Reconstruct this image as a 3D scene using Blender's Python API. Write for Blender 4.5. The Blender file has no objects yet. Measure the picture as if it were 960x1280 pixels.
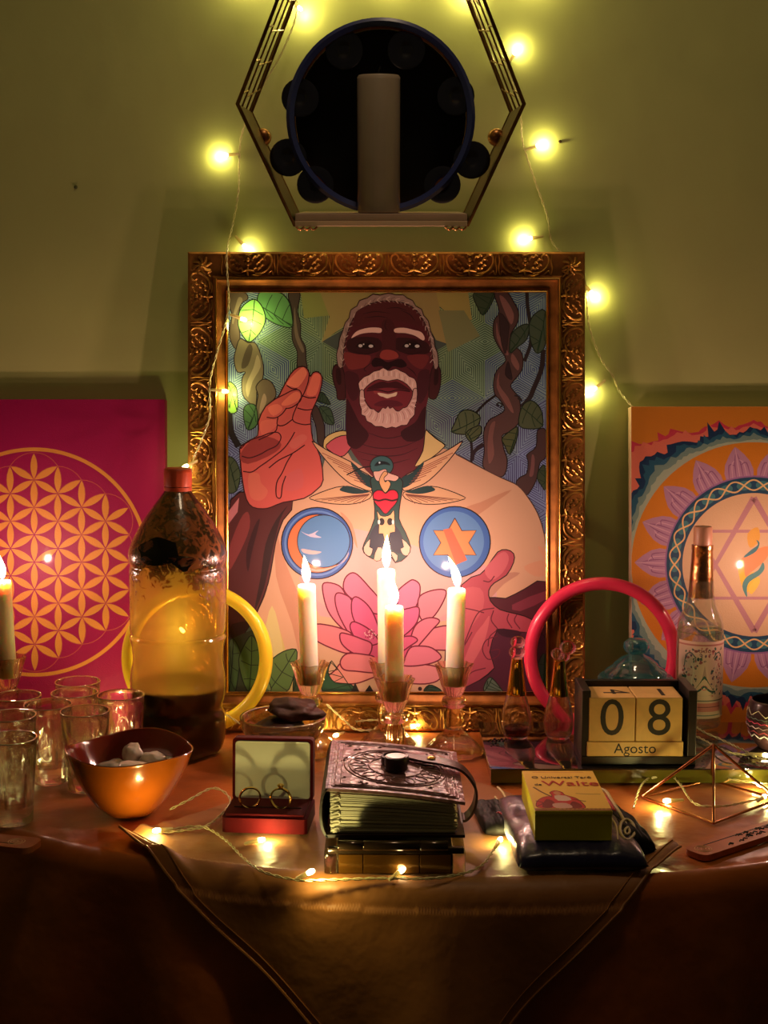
import bpy, bmesh, math, random
from math import sin, cos, tan, atan, atan2, pi, radians, sqrt, exp, hypot
from mathutils import Vector, Matrix, noise
from mathutils.geometry import tessellate_polygon
random.seed(7)
sc = bpy.context.scene
COL = sc.collection

# ------------------------------------------------------------------ camera
F = 1700.0                       # focal length in pixels of the 960x1280 frame
PITCH = atan(200 / F)
TZ = 0.75                        # table top
CZ = TZ + 0.447
cam_d = bpy.data.cameras.new('camera'); cam = bpy.data.objects.new('camera', cam_d); COL.objects.link(cam)
cam.location = (0, 0, CZ); cam.rotation_euler = (pi / 2 - PITCH, 0, 0)
cam_d.sensor_fit = 'VERTICAL'; cam_d.sensor_height = 36; cam_d.sensor_width = 27
cam_d.lens = F / 1280 * 36; cam_d.clip_start = 0.05; cam_d.clip_end = 50
sc.camera = cam
# ------------------------------------------------------------------ world + view
w = bpy.data.worlds.new('world'); sc.world = w; w.use_nodes = True
w.node_tree.nodes['Background'].inputs[0].default_value = (1.0, 0.72, 0.42, 1)
w.node_tree.nodes['Background'].inputs[1].default_value = 0.010
vs = sc.view_settings
vs.view_transform = 'Standard'; vs.look = 'None'; vs.gamma = 1; vs.use_curve_mapping = False
vs.exposure = 0.30
CANDLE_W = 0.48
FILL_W = 11.0
CANDLE_C = (1.0, 0.55, 0.43)
LED_W = 0.058
LED_C = (1.0, 0.84, 0.27)
sc.cycles.use_denoising = True
sc.cycles.max_bounces = 12; sc.cycles.transparent_max_bounces = 24; sc.cycles.transmission_bounces = 10
sc.cycles.sample_clamp_indirect = 4.0; sc.cycles.caustics_reflective = False; sc.cycles.caustics_refractive = False

# ------------------------------------------------------------------ measuring: pixel -> point
def ray(px, py):
    u = (px - 480) / F; v = (py - 640) / F
    return Vector((u, cos(PITCH) - v * sin(PITCH), -sin(PITCH) - v * cos(PITCH)))
O = Vector((0, 0, CZ))
def on_z(px, py, z=TZ):
    r = ray(px, py); return O + r * ((z - CZ) / r.z)
def on_y(px, py, y):
    r = ray(px, py); return O + r * (y / r.y)
def at(px, py, D): return O + ray(px, py) * D
def on_plane(px, py, M):         # local coordinates (x, z) on the local XZ plane of M
    r = ray(px, py); n = M.to_3x3() @ Vector((0, 1, 0)); p = M.translation
    h = O + r * ((p - O).dot(n) / r.dot(n))
    l = M.inverted() @ h
    return l.x, l.z

# ------------------------------------------------------------------ objects and tags
def link(o, parent=None):
    COL.objects.link(o)
    if parent is not None: o.parent = parent
    return o
def thing(name, label, cat, loc=(0, 0, 0), rot=(0, 0, 0), group=None):
    o = link(bpy.data.objects.new(name, None)); o.location = loc; o.rotation_euler = rot
    o.empty_display_size = 0.02
    return tag(o, label, cat, group)
def tag(o, label=None, cat=None, group=None, kind=None):
    if label: o['label'] = label
    if cat: o['category'] = cat
    if group: o['group'] = group
    if kind: o['kind'] = kind
    return o
def mesh_obj(name, verts, faces, mat, parent=None, smooth=False, mats=None, fm=None):
    me = bpy.data.meshes.new(name); me.from_pydata([tuple(v) for v in verts], [], faces)
    for m in (mats or [mat]): me.materials.append(m)
    if fm: me.polygons.foreach_set('material_index', fm)
    if smooth: me.polygons.foreach_set('use_smooth', [True] * len(me.polygons))
    me.update()
    return link(bpy.data.objects.new(name, me), parent)
def share(name, me, parent, loc=(0, 0, 0), rot=(0, 0, 0), scale=(1, 1, 1)):
    o = link(bpy.data.objects.new(name, me), parent); o.location = loc; o.rotation_euler = rot; o.scale = scale
    return o
def copy_thing(root, label, loc, rot=None, parent=None):
    c = root.copy(); COL.objects.link(c)
    if label: c['label'] = label
    if parent is not None: c.parent = parent
    if loc is not None: c.location = loc
    if rot is not None: c.rotation_euler = rot
    for ch in list(root.children): copy_thing(ch, None, None, None, c)
    return c
class B:                         # a small mesh collector
    def __init__(s): s.v = []; s.f = []
    def add(s, vs, fs):
        n = len(s.v); s.v += [Vector(v) for v in vs]; s.f += [[i + n for i in f] for f in fs]; return s
    def box(s, x0, x1, y0, y1, z0, z1, bev=0, seg=2):
        bm = bmesh.new(); bmesh.ops.create_cube(bm, size=1)
        for v in bm.verts:
            v.co = Vector(((x0 + x1) / 2 + v.co.x * (x1 - x0), (y0 + y1) / 2 + v.co.y * (y1 - y0), (z0 + z1) / 2 + v.co.z * (z1 - z0)))
        if bev: bmesh.ops.bevel(bm, geom=bm.edges[:], offset=bev, segments=seg, affect='EDGES', profile=0.5)
        bm.verts.index_update()
        s.add([v.co.copy() for v in bm.verts], [[v.index for v in f.verts] for f in bm.faces]); bm.free(); return s
    def lathe(s, prof, n=32, mod=None, cx=0, cy=0, cz=0, caps=True):
        vs = []; fs = []
        for (r, z) in prof:
            for k in range(n):
                a = 2 * pi * k / n; rr = mod(a, r, z) if mod else r
                vs.append((cx + rr * cos(a), cy + rr * sin(a), cz + z))
        m = len(prof)
        for i in range(m - 1):
            for k in range(n):
                fs.append([i * n + k, i * n + (k + 1) % n, (i + 1) * n + (k + 1) % n, (i + 1) * n + k])
        if caps:
            if prof[0][0] > 1e-5: fs.append(list(range(n))[::-1])
            if prof[-1][0] > 1e-5: fs.append([(m - 1) * n + k for k in range(n)])
        return s.add(vs, fs)
    def tube(s, pts, r, n=6, closed=False):
        pts = [Vector(p) for p in pts]; m = len(pts); vs = []; fs = []
        rr = r if isinstance(r, (list, tuple)) else [r] * m
        up = None
        for i, p in enumerate(pts):
            a = pts[(i - 1) % m] if (closed or i > 0) else p; b = pts[(i + 1) % m] if (closed or i < m - 1) else p
            t = (b - a)
            t = t.normalized() if t.length > 1e-9 else Vector((0, 0, 1))
            if up is None:
                up = Vector((0, 0, 1)) if abs(t.z) < .9 else Vector((1, 0, 0))
            sd = t.cross(up)
            if sd.length < 1e-6: sd = t.orthogonal()
            sd.normalize(); up = sd.cross(t).normalized()
            for k in range(n):
                an = 2 * pi * k / n; vs.append(p + (sd * cos(an) + up * sin(an)) * rr[i])
        for i in range(m if closed else m - 1):
            j = (i + 1) % m
            for k in range(n): fs.append([i * n + k, i * n + (k + 1) % n, j * n + (k + 1) % n, j * n + k])
        if not closed: fs.append(list(range(n))[::-1]); fs.append([(m - 1) * n + k for k in range(n)])
        return s.add(vs, fs)
    def prism(s, poly, y0, y1):  # poly in XZ, thickness along Y
        n = len(poly); vs = [(x, y0, z) for x, z in poly] + [(x, y1, z) for x, z in poly]
        fs = [list(range(n)), list(range(n, 2 * n))[::-1]] + [[i, i + n, (i + 1) % n + n, (i + 1) % n] for i in range(n)]
        return s.add(vs, fs)
    def slab(s, poly, z0, z1):   # poly in XY, thickness along Z
        n = len(poly); vs = [(x, y, z0) for x, y in poly] + [(x, y, z1) for x, y in poly]
        fs = [list(range(n))[::-1], list(range(n, 2 * n))] + [[i, (i + 1) % n, (i + 1) % n + n, i + n] for i in range(n)]
        return s.add(vs, fs)
    def ball(s, c, r, n=12, m=8, sc3=(1, 1, 1)):
        pr = [(max(1e-6, sin(pi * i / m)), -cos(pi * i / m)) for i in range(m + 1)]
        vs = []; fs = []
        for (q, z) in pr:
            for k in range(n): vs.append((c[0] + r * sc3[0] * q * cos(2 * pi * k / n), c[1] + r * sc3[1] * q * sin(2 * pi * k / n), c[2] + r * sc3[2] * z))
        for i in range(m):
            for k in range(n): fs.append([i * n + k, i * n + (k + 1) % n, (i + 1) * n + (k + 1) % n, (i + 1) * n + k])
        return s.add(vs, fs)
    def xf(s, M): s.v = [M @ v for v in s.v]; return s
    def build(s, name, mat, parent=None, smooth=False, autosm=None):
        bm = bmesh.new(); vv = [bm.verts.new(v) for v in s.v]
        for f in s.f:
            try: bm.faces.new([vv[i] for i in f])
            except ValueError: pass
        bmesh.ops.remove_doubles(bm, verts=bm.verts[:], dist=2e-6)
        bmesh.ops.recalc_face_normals(bm, faces=bm.faces[:])
        if smooth:
            for f in bm.faces: f.smooth = True
            lim = radians(autosm or 40)
            for e in bm.edges:
                if len(e.link_faces) == 2 and e.calc_face_angle(0) > lim: e.smooth = False
        me = bpy.data.meshes.new(name); bm.to_mesh(me); bm.free(); me.materials.append(mat)
        return link(bpy.data.objects.new(name, me), parent)
def cr(pts, n=6, closed=False):  # Catmull-Rom
    P = [Vector(p) for p in pts]; m = len(P); out = []
    if m < 3: return P
    for i in range(m if closed else m - 1):
        p1 = P[i]; p2 = P[(i + 1) % m]
        p0 = P[(i - 1) % m] if (closed or i > 0) else p1 * 2 - p2
        p3 = P[(i + 2) % m] if (closed or i + 2 < m) else p2 * 2 - p1
        for k in range(n):
            t = k / n
            out.append(0.5 * ((2 * p1) + (p2 - p0) * t + (2 * p0 - 5 * p1 + 4 * p2 - p3) * t * t + (3 * p1 - p0 - 3 * p2 + p3) * t ** 3))
    if not closed: out.append(P[-1])
    return out
def rrect(x0, x1, y0, y1, r, n=5):
    out = []
    for cx, cy, a0 in ((x1 - r, y1 - r, 0), (x0 + r, y1 - r, pi / 2), (x0 + r, y0 + r, pi), (x1 - r, y0 + r, 1.5 * pi)):
        for k in range(n + 1):
            a = a0 + pi / 2 * k / n; out.append((cx + r * cos(a), cy + r * sin(a)))
    return out
def text_obj(name, body, size, mat, parent, M, extrude=0.0002, sx=1.0, res=5):
    cu = bpy.data.curves.new(name, 'FONT'); cu.body = body; cu.size = size; cu.align_x = 'CENTER'; cu.align_y = 'CENTER'
    cu.extrude = extrude; cu.resolution_u = res
    t = bpy.data.objects.new(name, cu); COL.objects.link(t)
    bpy.context.view_layer.update()
    me = bpy.data.meshes.new_from_object(t.evaluated_get(bpy.context.evaluated_depsgraph_get()))
    bpy.data.objects.remove(t); bpy.data.curves.remove(cu)
    me.materials.clear(); me.materials.append(mat); me.name = name
    o = link(bpy.data.objects.new(name, me), parent); o.matrix_local = M @ Matrix.Diagonal((sx, 1, 1, 1))
    return o

# ------------------------------------------------------------------ materials
def lin(c):
    return tuple(((x / 255) / 12.92 if x / 255 <= 0.04045 else ((x / 255 + 0.055) / 1.055) ** 2.4) for x in c[:3])
def rgb(r, g, b): return lin((r, g, b))
def mat(name, col, rough=0.5, metal=0.0, var=0.0, vscale=20, bump=0.0, bscale=60, coat=0.0, spec=0.5, sheen=0.0, trans=0.0, ior=1.45, sss=0.0, vcol=False, wave=None, col2=None, emit=None, estr=0.0, rvar=0.0, tex='Object', vdist=0.0):
    m = bpy.data.materials.new(name); m.use_nodes = True; nt = m.node_tree; N = nt.nodes; L = nt.links
    b = N['Principled BSDF']
    b.inputs['Base Color'].default_value = (*col, 1); b.inputs['Roughness'].default_value = rough; b.inputs['Metallic'].default_value = metal
    b.inputs['Coat Weight'].default_value = coat; b.inputs['Coat Roughness'].default_value = 0.08
    b.inputs['Specular IOR Level'].default_value = spec; b.inputs['IOR'].default_value = ior
    b.inputs['Transmission Weight'].default_value = trans; b.inputs['Sheen Weight'].default_value = sheen
    if sss:
        b.inputs['Subsurface Weight'].default_value = sss; b.inputs['Subsurface Radius'].default_value = (1, .5, .25); b.inputs['Subsurface Scale'].default_value = 0.03 if sss > .6 else 0.006
    if emit: b.inputs['Emission Color'].default_value = (*emit, 1); b.inputs['Emission Strength'].default_value = estr
    tc = N.new('ShaderNodeTexCoord'); src = tc.outputs[tex]
    if vcol:
        a = N.new('ShaderNodeVertexColor'); a.layer_name = 'Col'; L.new(a.outputs['Color'], b.inputs['Base Color'])
    if var or col2 or rvar:
        n = N.new('ShaderNodeTexNoise'); n.inputs['Scale'].default_value = vscale; n.inputs['Detail'].default_value = 5; n.inputs['Distortion'].default_value = vdist
        L.new(src, n.inputs['Vector'])
        rp = N.new('ShaderNodeValToRGB'); c2 = col2 or tuple(c * (1 - var) for c in col)
        rp.color_ramp.elements[0].position = .35; rp.color_ramp.elements[1].position = .65
        rp.color_ramp.elements[0].color = (*c2, 1); rp.color_ramp.elements[1].color = (*col, 1)
        L.new(n.outputs['Fac'], rp.inputs[0])
        if vcol:
            mx = N.new('ShaderNodeMix'); mx.data_type = 'RGBA'; mx.blend_type = 'MULTIPLY'; mx.inputs[0].default_value = 1
            L.new(rp.outputs[0], mx.inputs[6]); L.new(a.outputs['Color'], mx.inputs[7]); L.new(mx.outputs[2], b.inputs['Base Color'])
        else: L.new(rp.outputs[0], b.inputs['Base Color'])
        if rvar:
            mr = N.new('ShaderNodeMapRange'); mr.inputs[3].default_value = max(.02, rough - rvar); mr.inputs[4].default_value = rough + rvar
            L.new(n.outputs['Fac'], mr.inputs[0]); L.new(mr.outputs[0], b.inputs['Roughness'])
    if bump:
        if wave == 'voronoi':
            t = N.new('ShaderNodeTexVoronoi'); t.inputs['Scale'].default_value = bscale; o = t.outputs['Distance']
        elif wave == 'weave':
            t = N.new('ShaderNodeTexWave'); t.inputs['Scale'].default_value = bscale; o = t.outputs['Fac']
        else:
            t = N.new('ShaderNodeTexNoise'); t.inputs['Scale'].default_value = bscale; t.inputs['Detail'].default_value = 4; o = t.outputs['Fac']
        L.new(src, t.inputs['Vector'])
        bp = N.new('ShaderNodeBump'); bp.inputs['Strength'].default_value = 1.0; bp.inputs['Distance'].default_value = bump
        L.new(o, bp.inputs['Height']); L.new(bp.outputs[0], b.inputs['Normal'])
    return m
def schlick(N, L, lw, refl=.05):
    pw = N.new('ShaderNodeMath'); pw.operation = 'POWER'; pw.inputs[1].default_value = 4.0; L.new(lw.outputs['Facing'], pw.inputs[0])
    ma = N.new('ShaderNodeMath'); ma.operation = 'MULTIPLY_ADD'; ma.inputs[1].default_value = .85; ma.inputs[2].default_value = refl; L.new(pw.outputs[0], ma.inputs[0])
    return ma
def thin_glass(name, tint=(1, 1, 1), rough=0.02, ior=1.5, edge=(0.6, 0.6, 0.6), bump=0.0, bscale=40, body=None, bmix=.25, refl=.05):
    m = bpy.data.materials.new(name); m.use_nodes = True; nt = m.node_tree; N = nt.nodes; L = nt.links
    N.remove(N['Principled BSDF']); out = N['Material Output']
    lw = N.new('ShaderNodeLayerWeight'); lw.inputs[0].default_value = 0.5
    fr = schlick(N, L, lw, refl)
    cm = N.new('ShaderNodeMix'); cm.data_type = 'RGBA'; cm.inputs[6].default_value = (*tint, 1); cm.inputs[7].default_value = (*[t * e for t, e in zip(tint, edge)], 1)
    L.new(lw.outputs['Facing'], cm.inputs[0])
    tr = N.new('ShaderNodeBsdfTransparent'); L.new(cm.outputs[2], tr.inputs[0])
    gl = N.new('ShaderNodeBsdfGlossy'); gl.inputs['Roughness'].default_value = rough; gl.inputs['Color'].default_value = (1, 1, 1, 1)
    mx = N.new('ShaderNodeMixShader'); L.new(fr.outputs[0], mx.inputs[0]); L.new(tr.outputs[0], mx.inputs[1]); L.new(gl.outputs[0], mx.inputs[2])
    if bump:
        tc = N.new('ShaderNodeTexCoord'); t = N.new('ShaderNodeTexNoise'); t.inputs['Scale'].default_value = bscale; L.new(tc.outputs['Object'], t.inputs[0])
        bp = N.new('ShaderNodeBump'); bp.inputs['Distance'].default_value = bump; L.new(t.outputs['Fac'], bp.inputs['Height'])
        L.new(bp.outputs[0], gl.inputs['Normal']); L.new(bp.outputs[0], lw.inputs['Normal'])
    if body:
        d1 = N.new('ShaderNodeBsdfDiffuse'); d1.inputs[0].default_value = (*body, 1); d2 = N.new('ShaderNodeBsdfTranslucent'); d2.inputs[0].default_value = (*body, 1)
        q1 = N.new('ShaderNodeMixShader'); L.new(d1.outputs[0], q1.inputs[1]); L.new(d2.outputs[0], q1.inputs[2])
        q2 = N.new('ShaderNodeMixShader'); q2.inputs[0].default_value = bmix; L.new(mx.outputs[0], q2.inputs[1]); L.new(q1.outputs[0], q2.inputs[2]); mx = q2
    L.new(mx.outputs[0], out.inputs[0]); return m
def solid_glass(name, tint=(1, 1, 1), rough=0.0, ior=1.5, mixt=0.35):
    m = bpy.data.materials.new(name); m.use_nodes = True; nt = m.node_tree; N = nt.nodes; L = nt.links
    N.remove(N['Principled BSDF']); out = N['Material Output']
    g = N.new('ShaderNodeBsdfGlass'); g.inputs['Color'].default_value = (*tint, 1); g.inputs['Roughness'].default_value = rough; g.inputs['IOR'].default_value = ior
    t = N.new('ShaderNodeBsdfTransparent'); t.inputs[0].default_value = (*tint, 1)
    mx = N.new('ShaderNodeMixShader'); mx.inputs[0].default_value = mixt
    L.new(g.outputs[0], mx.inputs[1]); L.new(t.outputs[0], mx.inputs[2]); L.new(mx.outputs[0], out.inputs[0]); return m
def emitter(name, col, strength, trans=0.0, grad=None):
    m = bpy.data.materials.new(name); m.use_nodes = True; nt = m.node_tree; N = nt.nodes; L = nt.links
    N.remove(N['Principled BSDF']); out = N['Material Output']
    e = N.new('ShaderNodeEmission'); e.inputs[0].default_value = (*col, 1); e.inputs[1].default_value = strength
    t = N.new('ShaderNodeBsdfTransparent'); mx = N.new('ShaderNodeMixShader'); mx.inputs[0].default_value = trans
    if grad:                      # a flame: dim and bluish at the wick, white-hot above
        tc = N.new('ShaderNodeTexCoord'); sp = N.new('ShaderNodeSeparateXYZ'); L.new(tc.outputs['Object'], sp.inputs[0])
        mr = N.new('ShaderNodeMapRange'); mr.inputs[1].default_value = 0; mr.inputs[2].default_value = grad; L.new(sp.outputs[2], mr.inputs[0])
        rp = N.new('ShaderNodeValToRGB'); cr_ = rp.color_ramp
        cr_.elements[0].position = 0; cr_.elements[0].color = (0.10, 0.10, 0.5, 1)
        cr_.elements[1].position = 1; cr_.elements[1].color = (1, .62, .28, 1)
        q = cr_.elements.new(.22); q.color = (.75, .40, .30, 1)
        q = cr_.elements.new(.4); q.color = (1, .80, .50, 1)
        L.new(mr.outputs[0], rp.inputs[0]); L.new(rp.outputs[0], e.inputs[0])
        ad = N.new('ShaderNodeAddShader'); t.inputs[0].default_value = (.97, .97, .97, 1)
        L.new(e.outputs[0], ad.inputs[0]); L.new(t.outputs[0], ad.inputs[1]); L.new(ad.outputs[0], out.inputs[0]); return m
    L.new(e.outputs[0], mx.inputs[1]); L.new(t.outputs[0], mx.inputs[2]); L.new(mx.outputs[0], out.inputs[0]); return m
def lamp(name, loc, power, col, radius, parent=None):
    d = bpy.data.lights.new(name, 'POINT'); d.energy = power; d.color = col; d.shadow_soft_size = radius
    o = link(bpy.data.objects.new(name, d), parent); o.location = loc; return o

M_gold = mat('gilded_frame', rgb(226, 166, 80), .32, .75, var=.5, vscale=90, rvar=.1)
M_golddark = mat('antique_gilding', rgb(186, 122, 58), .42, .6, var=.5, vscale=50, rvar=.1)
M_goldline = mat('bright_gilding', rgb(235, 185, 95), .25, 1.0)
M_cable = thin_glass('clear_cable', (.95, .93, .8), .08, 1.6, (.5, .5, .4))
M_socket = mat('clear_socket', rgb(250, 235, 180), .2, trans=.3, spec=.6)
M_bulb = emitter('lit_led', (1, .86, .42), 22)
M_wick = mat('burnt_wick', (.01, .01, .01), .9)
M_wax = mat('white_wax', rgb(250, 236, 214), .45, sss=.8, var=.03, vscale=60)
M_glass = thin_glass('clear_glass', (.97, .98, .95), .015, 1.5, (.82, .85, .74), bump=.0015, bscale=60, refl=.10)
M_solid = solid_glass('thick_clear_glass', (.97, .98, .94), 0.0, 1.5, .3)
M_black = mat('black_ink', (.012, .010, .009), .6)
# ================================================================== the room
WALL_Y = 1.665
M_wall = mat('green_wall_paint', rgb(190, 194, 124), .5, var=.10, vscale=5, bump=.0012, bscale=16, rvar=.08)
M_floor = mat('floor_tiles', rgb(90, 70, 55), .5, var=.2, vscale=4)
tag(B().box(-2.2, 2.2, WALL_Y, WALL_Y + .12, 0, 2.7).build('wall_back', M_wall), kind='structure')
tag(B().box(-2.2, 2.2, -1.6, WALL_Y, -.1, 0).build('floor', M_floor), kind='structure')
tag(B().box(2.2, 2.32, -1.6, WALL_Y + .12, 0, 2.7).build('wall_right', M_wall), kind='structure')
tag(B().box(-2.32, -2.2, -1.6, WALL_Y + .12, 0, 2.7).build('wall_left', M_wall), kind='structure')
# a small nail and a chip in the plaster
sp = B()
p = on_y(95, 234, WALL_Y); sp.ball((p.x, WALL_Y - .0005, p.z), .0022, 8, 5)
tag(sp.build('plaster_chip', mat('plaster_chip', rgb(70, 72, 40), .8)), 'small dark pock mark in the green wall, left of the shelf', 'mark')
p = on_y(700, 177, WALL_Y)
tag(B().ball((p.x, WALL_Y - .001, p.z), .0018, 8, 5).build('wall_nail', mat('nail', rgb(70, 50, 40), .5, 1.0)), 'tiny nail head in the wall right of the upper right fairy light', 'nail')

# ================================================================== table and cloths
CX, RT = 0.08, 0.80
CY = 1.097 + RT
M_wood = mat('dark_table_wood', rgb(70, 45, 28), .5, var=.3, vscale=12)
tb = thing('table', 'half round table against the wall, hidden under its long cloth', 'table', (CX, 1.45, 0))
pts = []
a0 = atan2(WALL_Y - .006 - CY, sqrt(RT ** 2 - (WALL_Y - .006 - CY) ** 2))
for k in range(49):
    a = pi - a0 + (pi + 2 * a0) * k / 48; pts.append((( RT - .012) * cos(a), CY - 1.45 + (RT - .012) * sin(a)))
B().slab(pts, TZ - .035, TZ - .006).build('tabletop', M_wood, tb)
for x, y in ((-.5, .1), (.5, .1), (-.25, -.24), (.25, -.24)):
    B().lathe([(.018, 0), (.024, .3), (.028, TZ - .035)], 12, cx=x, cy=y).build('leg', M_wood, tb, True)

def wrap(x, y, lift, skirt=1.0, sway=None):
    dx, dy = x - CX, y - CY; r = hypot(dx, dy); a = atan2(dy, dx)
    if sway is None: sway = lambda a, d: 0
    rc = .018; R0 = RT - rc
    if r <= R0:
        n = -0.0026 * (0.5 + 0.5 * noise.noise(Vector((x * 14, y * 14, 3)))) - .0016 * abs(noise.noise(Vector((x * 38 + 5, y * 22, 8))))
        return Vector((x, y, TZ + lift + n))
    d = r - R0
    if d < rc * pi / 2:
        q = d / rc; rr = R0 + (rc + lift) * sin(q); z = TZ - rc + (rc + lift) * cos(q)
    else:
        dd = d - rc * pi / 2; z = TZ - rc - dd
        rr = RT + lift + sway(a, dd)
    return Vector((CX + rr * cos(a), CY + rr * sin(a), z))
def sway1(a, d):
    k = min(1, d / .12)
    return k * (.010 * sin(a * 26) + .007 * sin(a * 43 + 1.3) + .006 * sin(a * 11)) + d * .03 + .014 * k
def sway2(a, d): return sway1(a, d) + .0035
M_cloth = mat('orange_gold_tablecloth', rgb(192, 100, 34), .36, var=.4, vscale=9, bump=.005, bscale=13, sheen=.05, coat=.2, vdist=.6)
M_napkin = mat('tan_square_cloth', rgb(164, 104, 54), .5, var=.15, vscale=22, bump=.004, bscale=15, sheen=.05)
NA, NR = 260, 20
vs = []; fs = []
th0, th1 = pi - a0, 2 * pi + a0            # around the front
rad = [i / 14 * (RT - .018) for i in range(15)]
rows = [i / 44 * (RT - .019) for i in range(45)] + [RT - .018 + .0283 * k / 10 for k in range(0, 11)] + [RT + .0103 + x for x in (.02, .05, .09, .14, .2, .28, .38, .5, .62)]
YB = WALL_Y - .004
for r in rows:
    for k in range(NA + 1):
        a = th0 + (th1 - th0) * k / NA
        # the straight back: fan from the middle of the wall side
        bx, by = CX, YB
        ex, ey = CX + min(r, RT - .018) * cos(a), CY + min(r, RT - .018) * sin(a)
        if r <= RT - .018:
            t = r / (RT - .018); fx, fy = CX + (RT - .018) * cos(a), CY + (RT - .018) * sin(a)
            x, y = bx + (fx - bx) * t, by + (fy - by) * t
            y = min(y, YB)
            p = wrap(x, y, .0015)
        else:
            p = wrap(CX + r * cos(a), CY + r * sin(a), .0015, sway=sway1)
            p.y = min(p.y, YB)
        vs.append(p)
for i in range(len(rows) - 1):
    for k in range(NA):
        n = NA + 1; fs.append([i * n + k, i * n + k + 1, (i + 1) * n + k + 1, (i + 1) * n + k])
b = B(); b.add(vs, fs)
tag(b.build('tablecloth', M_cloth, None, True, 80), 'long orange gold tablecloth covering the whole table and hanging to the floor', 'tablecloth')

# the square cloth laid cornerwise, front corner hanging over the edge
tip = Vector((.012, .885)); L1 = (on_z(150, 1050).xy - tip); L2 = (on_z(850, 1074).xy - tip)
N1 = 200
def nap(u, v):
    q = tip + L1 * u + L2 * v
    l = .0042
    # left corner gathers into a fold, right corner too
    wl = exp(-((1 - u) ** 2 + v ** 2) / .012) * .009 + exp(-((u - .80) ** 2 / .010 + v ** 2 / .0016)) * .013
    wr = exp(-((1 - v) ** 2 + u ** 2) / .010) * .008
    rip = .0016 * (1 + sin(u * 21 + v * 9)) * (1 if u > .1 else 0)
    p = wrap(q.x, q.y, l, sway=sway2)
    p.z += wl * (.6 + .4 * sin(v * 90 + u * 14)) + wr * (1 + .5 * sin(u * 80)) + (rip if u + v > 1.15 and .25 < u and u - v < .62 and v < .55 else 0) * 0
    return p
vs = []; fs = []
for i in range(N1 + 1):
    for j in range(N1 + 1): vs.append(nap(i / N1, j / N1))
for i in range(N1):
    for j in range(N1):
        n = N1 + 1; fs.append([i * n + j, i * n + j + 1, (i + 1) * n + j + 1, (i + 1) * n + j])
napk = thing('square_cloth', 'plain tan square cloth laid cornerwise, one corner hanging over the front edge', 'cloth', (0, 0, 0))
B().add(vs, fs).build('cloth_sheet', M_napkin, napk, True, 80)
for e in (lambda t: nap(t, 0), lambda t: nap(0, t)):
    B().tube([e(i / 80) + Vector((0, -.0012, .0012)) for i in range(81)], .0013, 6).build('hem', M_napkin, napk, True)
for e in (lambda t: nap(t, .022), lambda t: nap(.022, t)):
    B().tube([e(i / 80) + Vector((0, -.0006, .0006)) for i in range(81)], .0006, 4).build('hem_stitching', M_napkin, napk, True)

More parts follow.
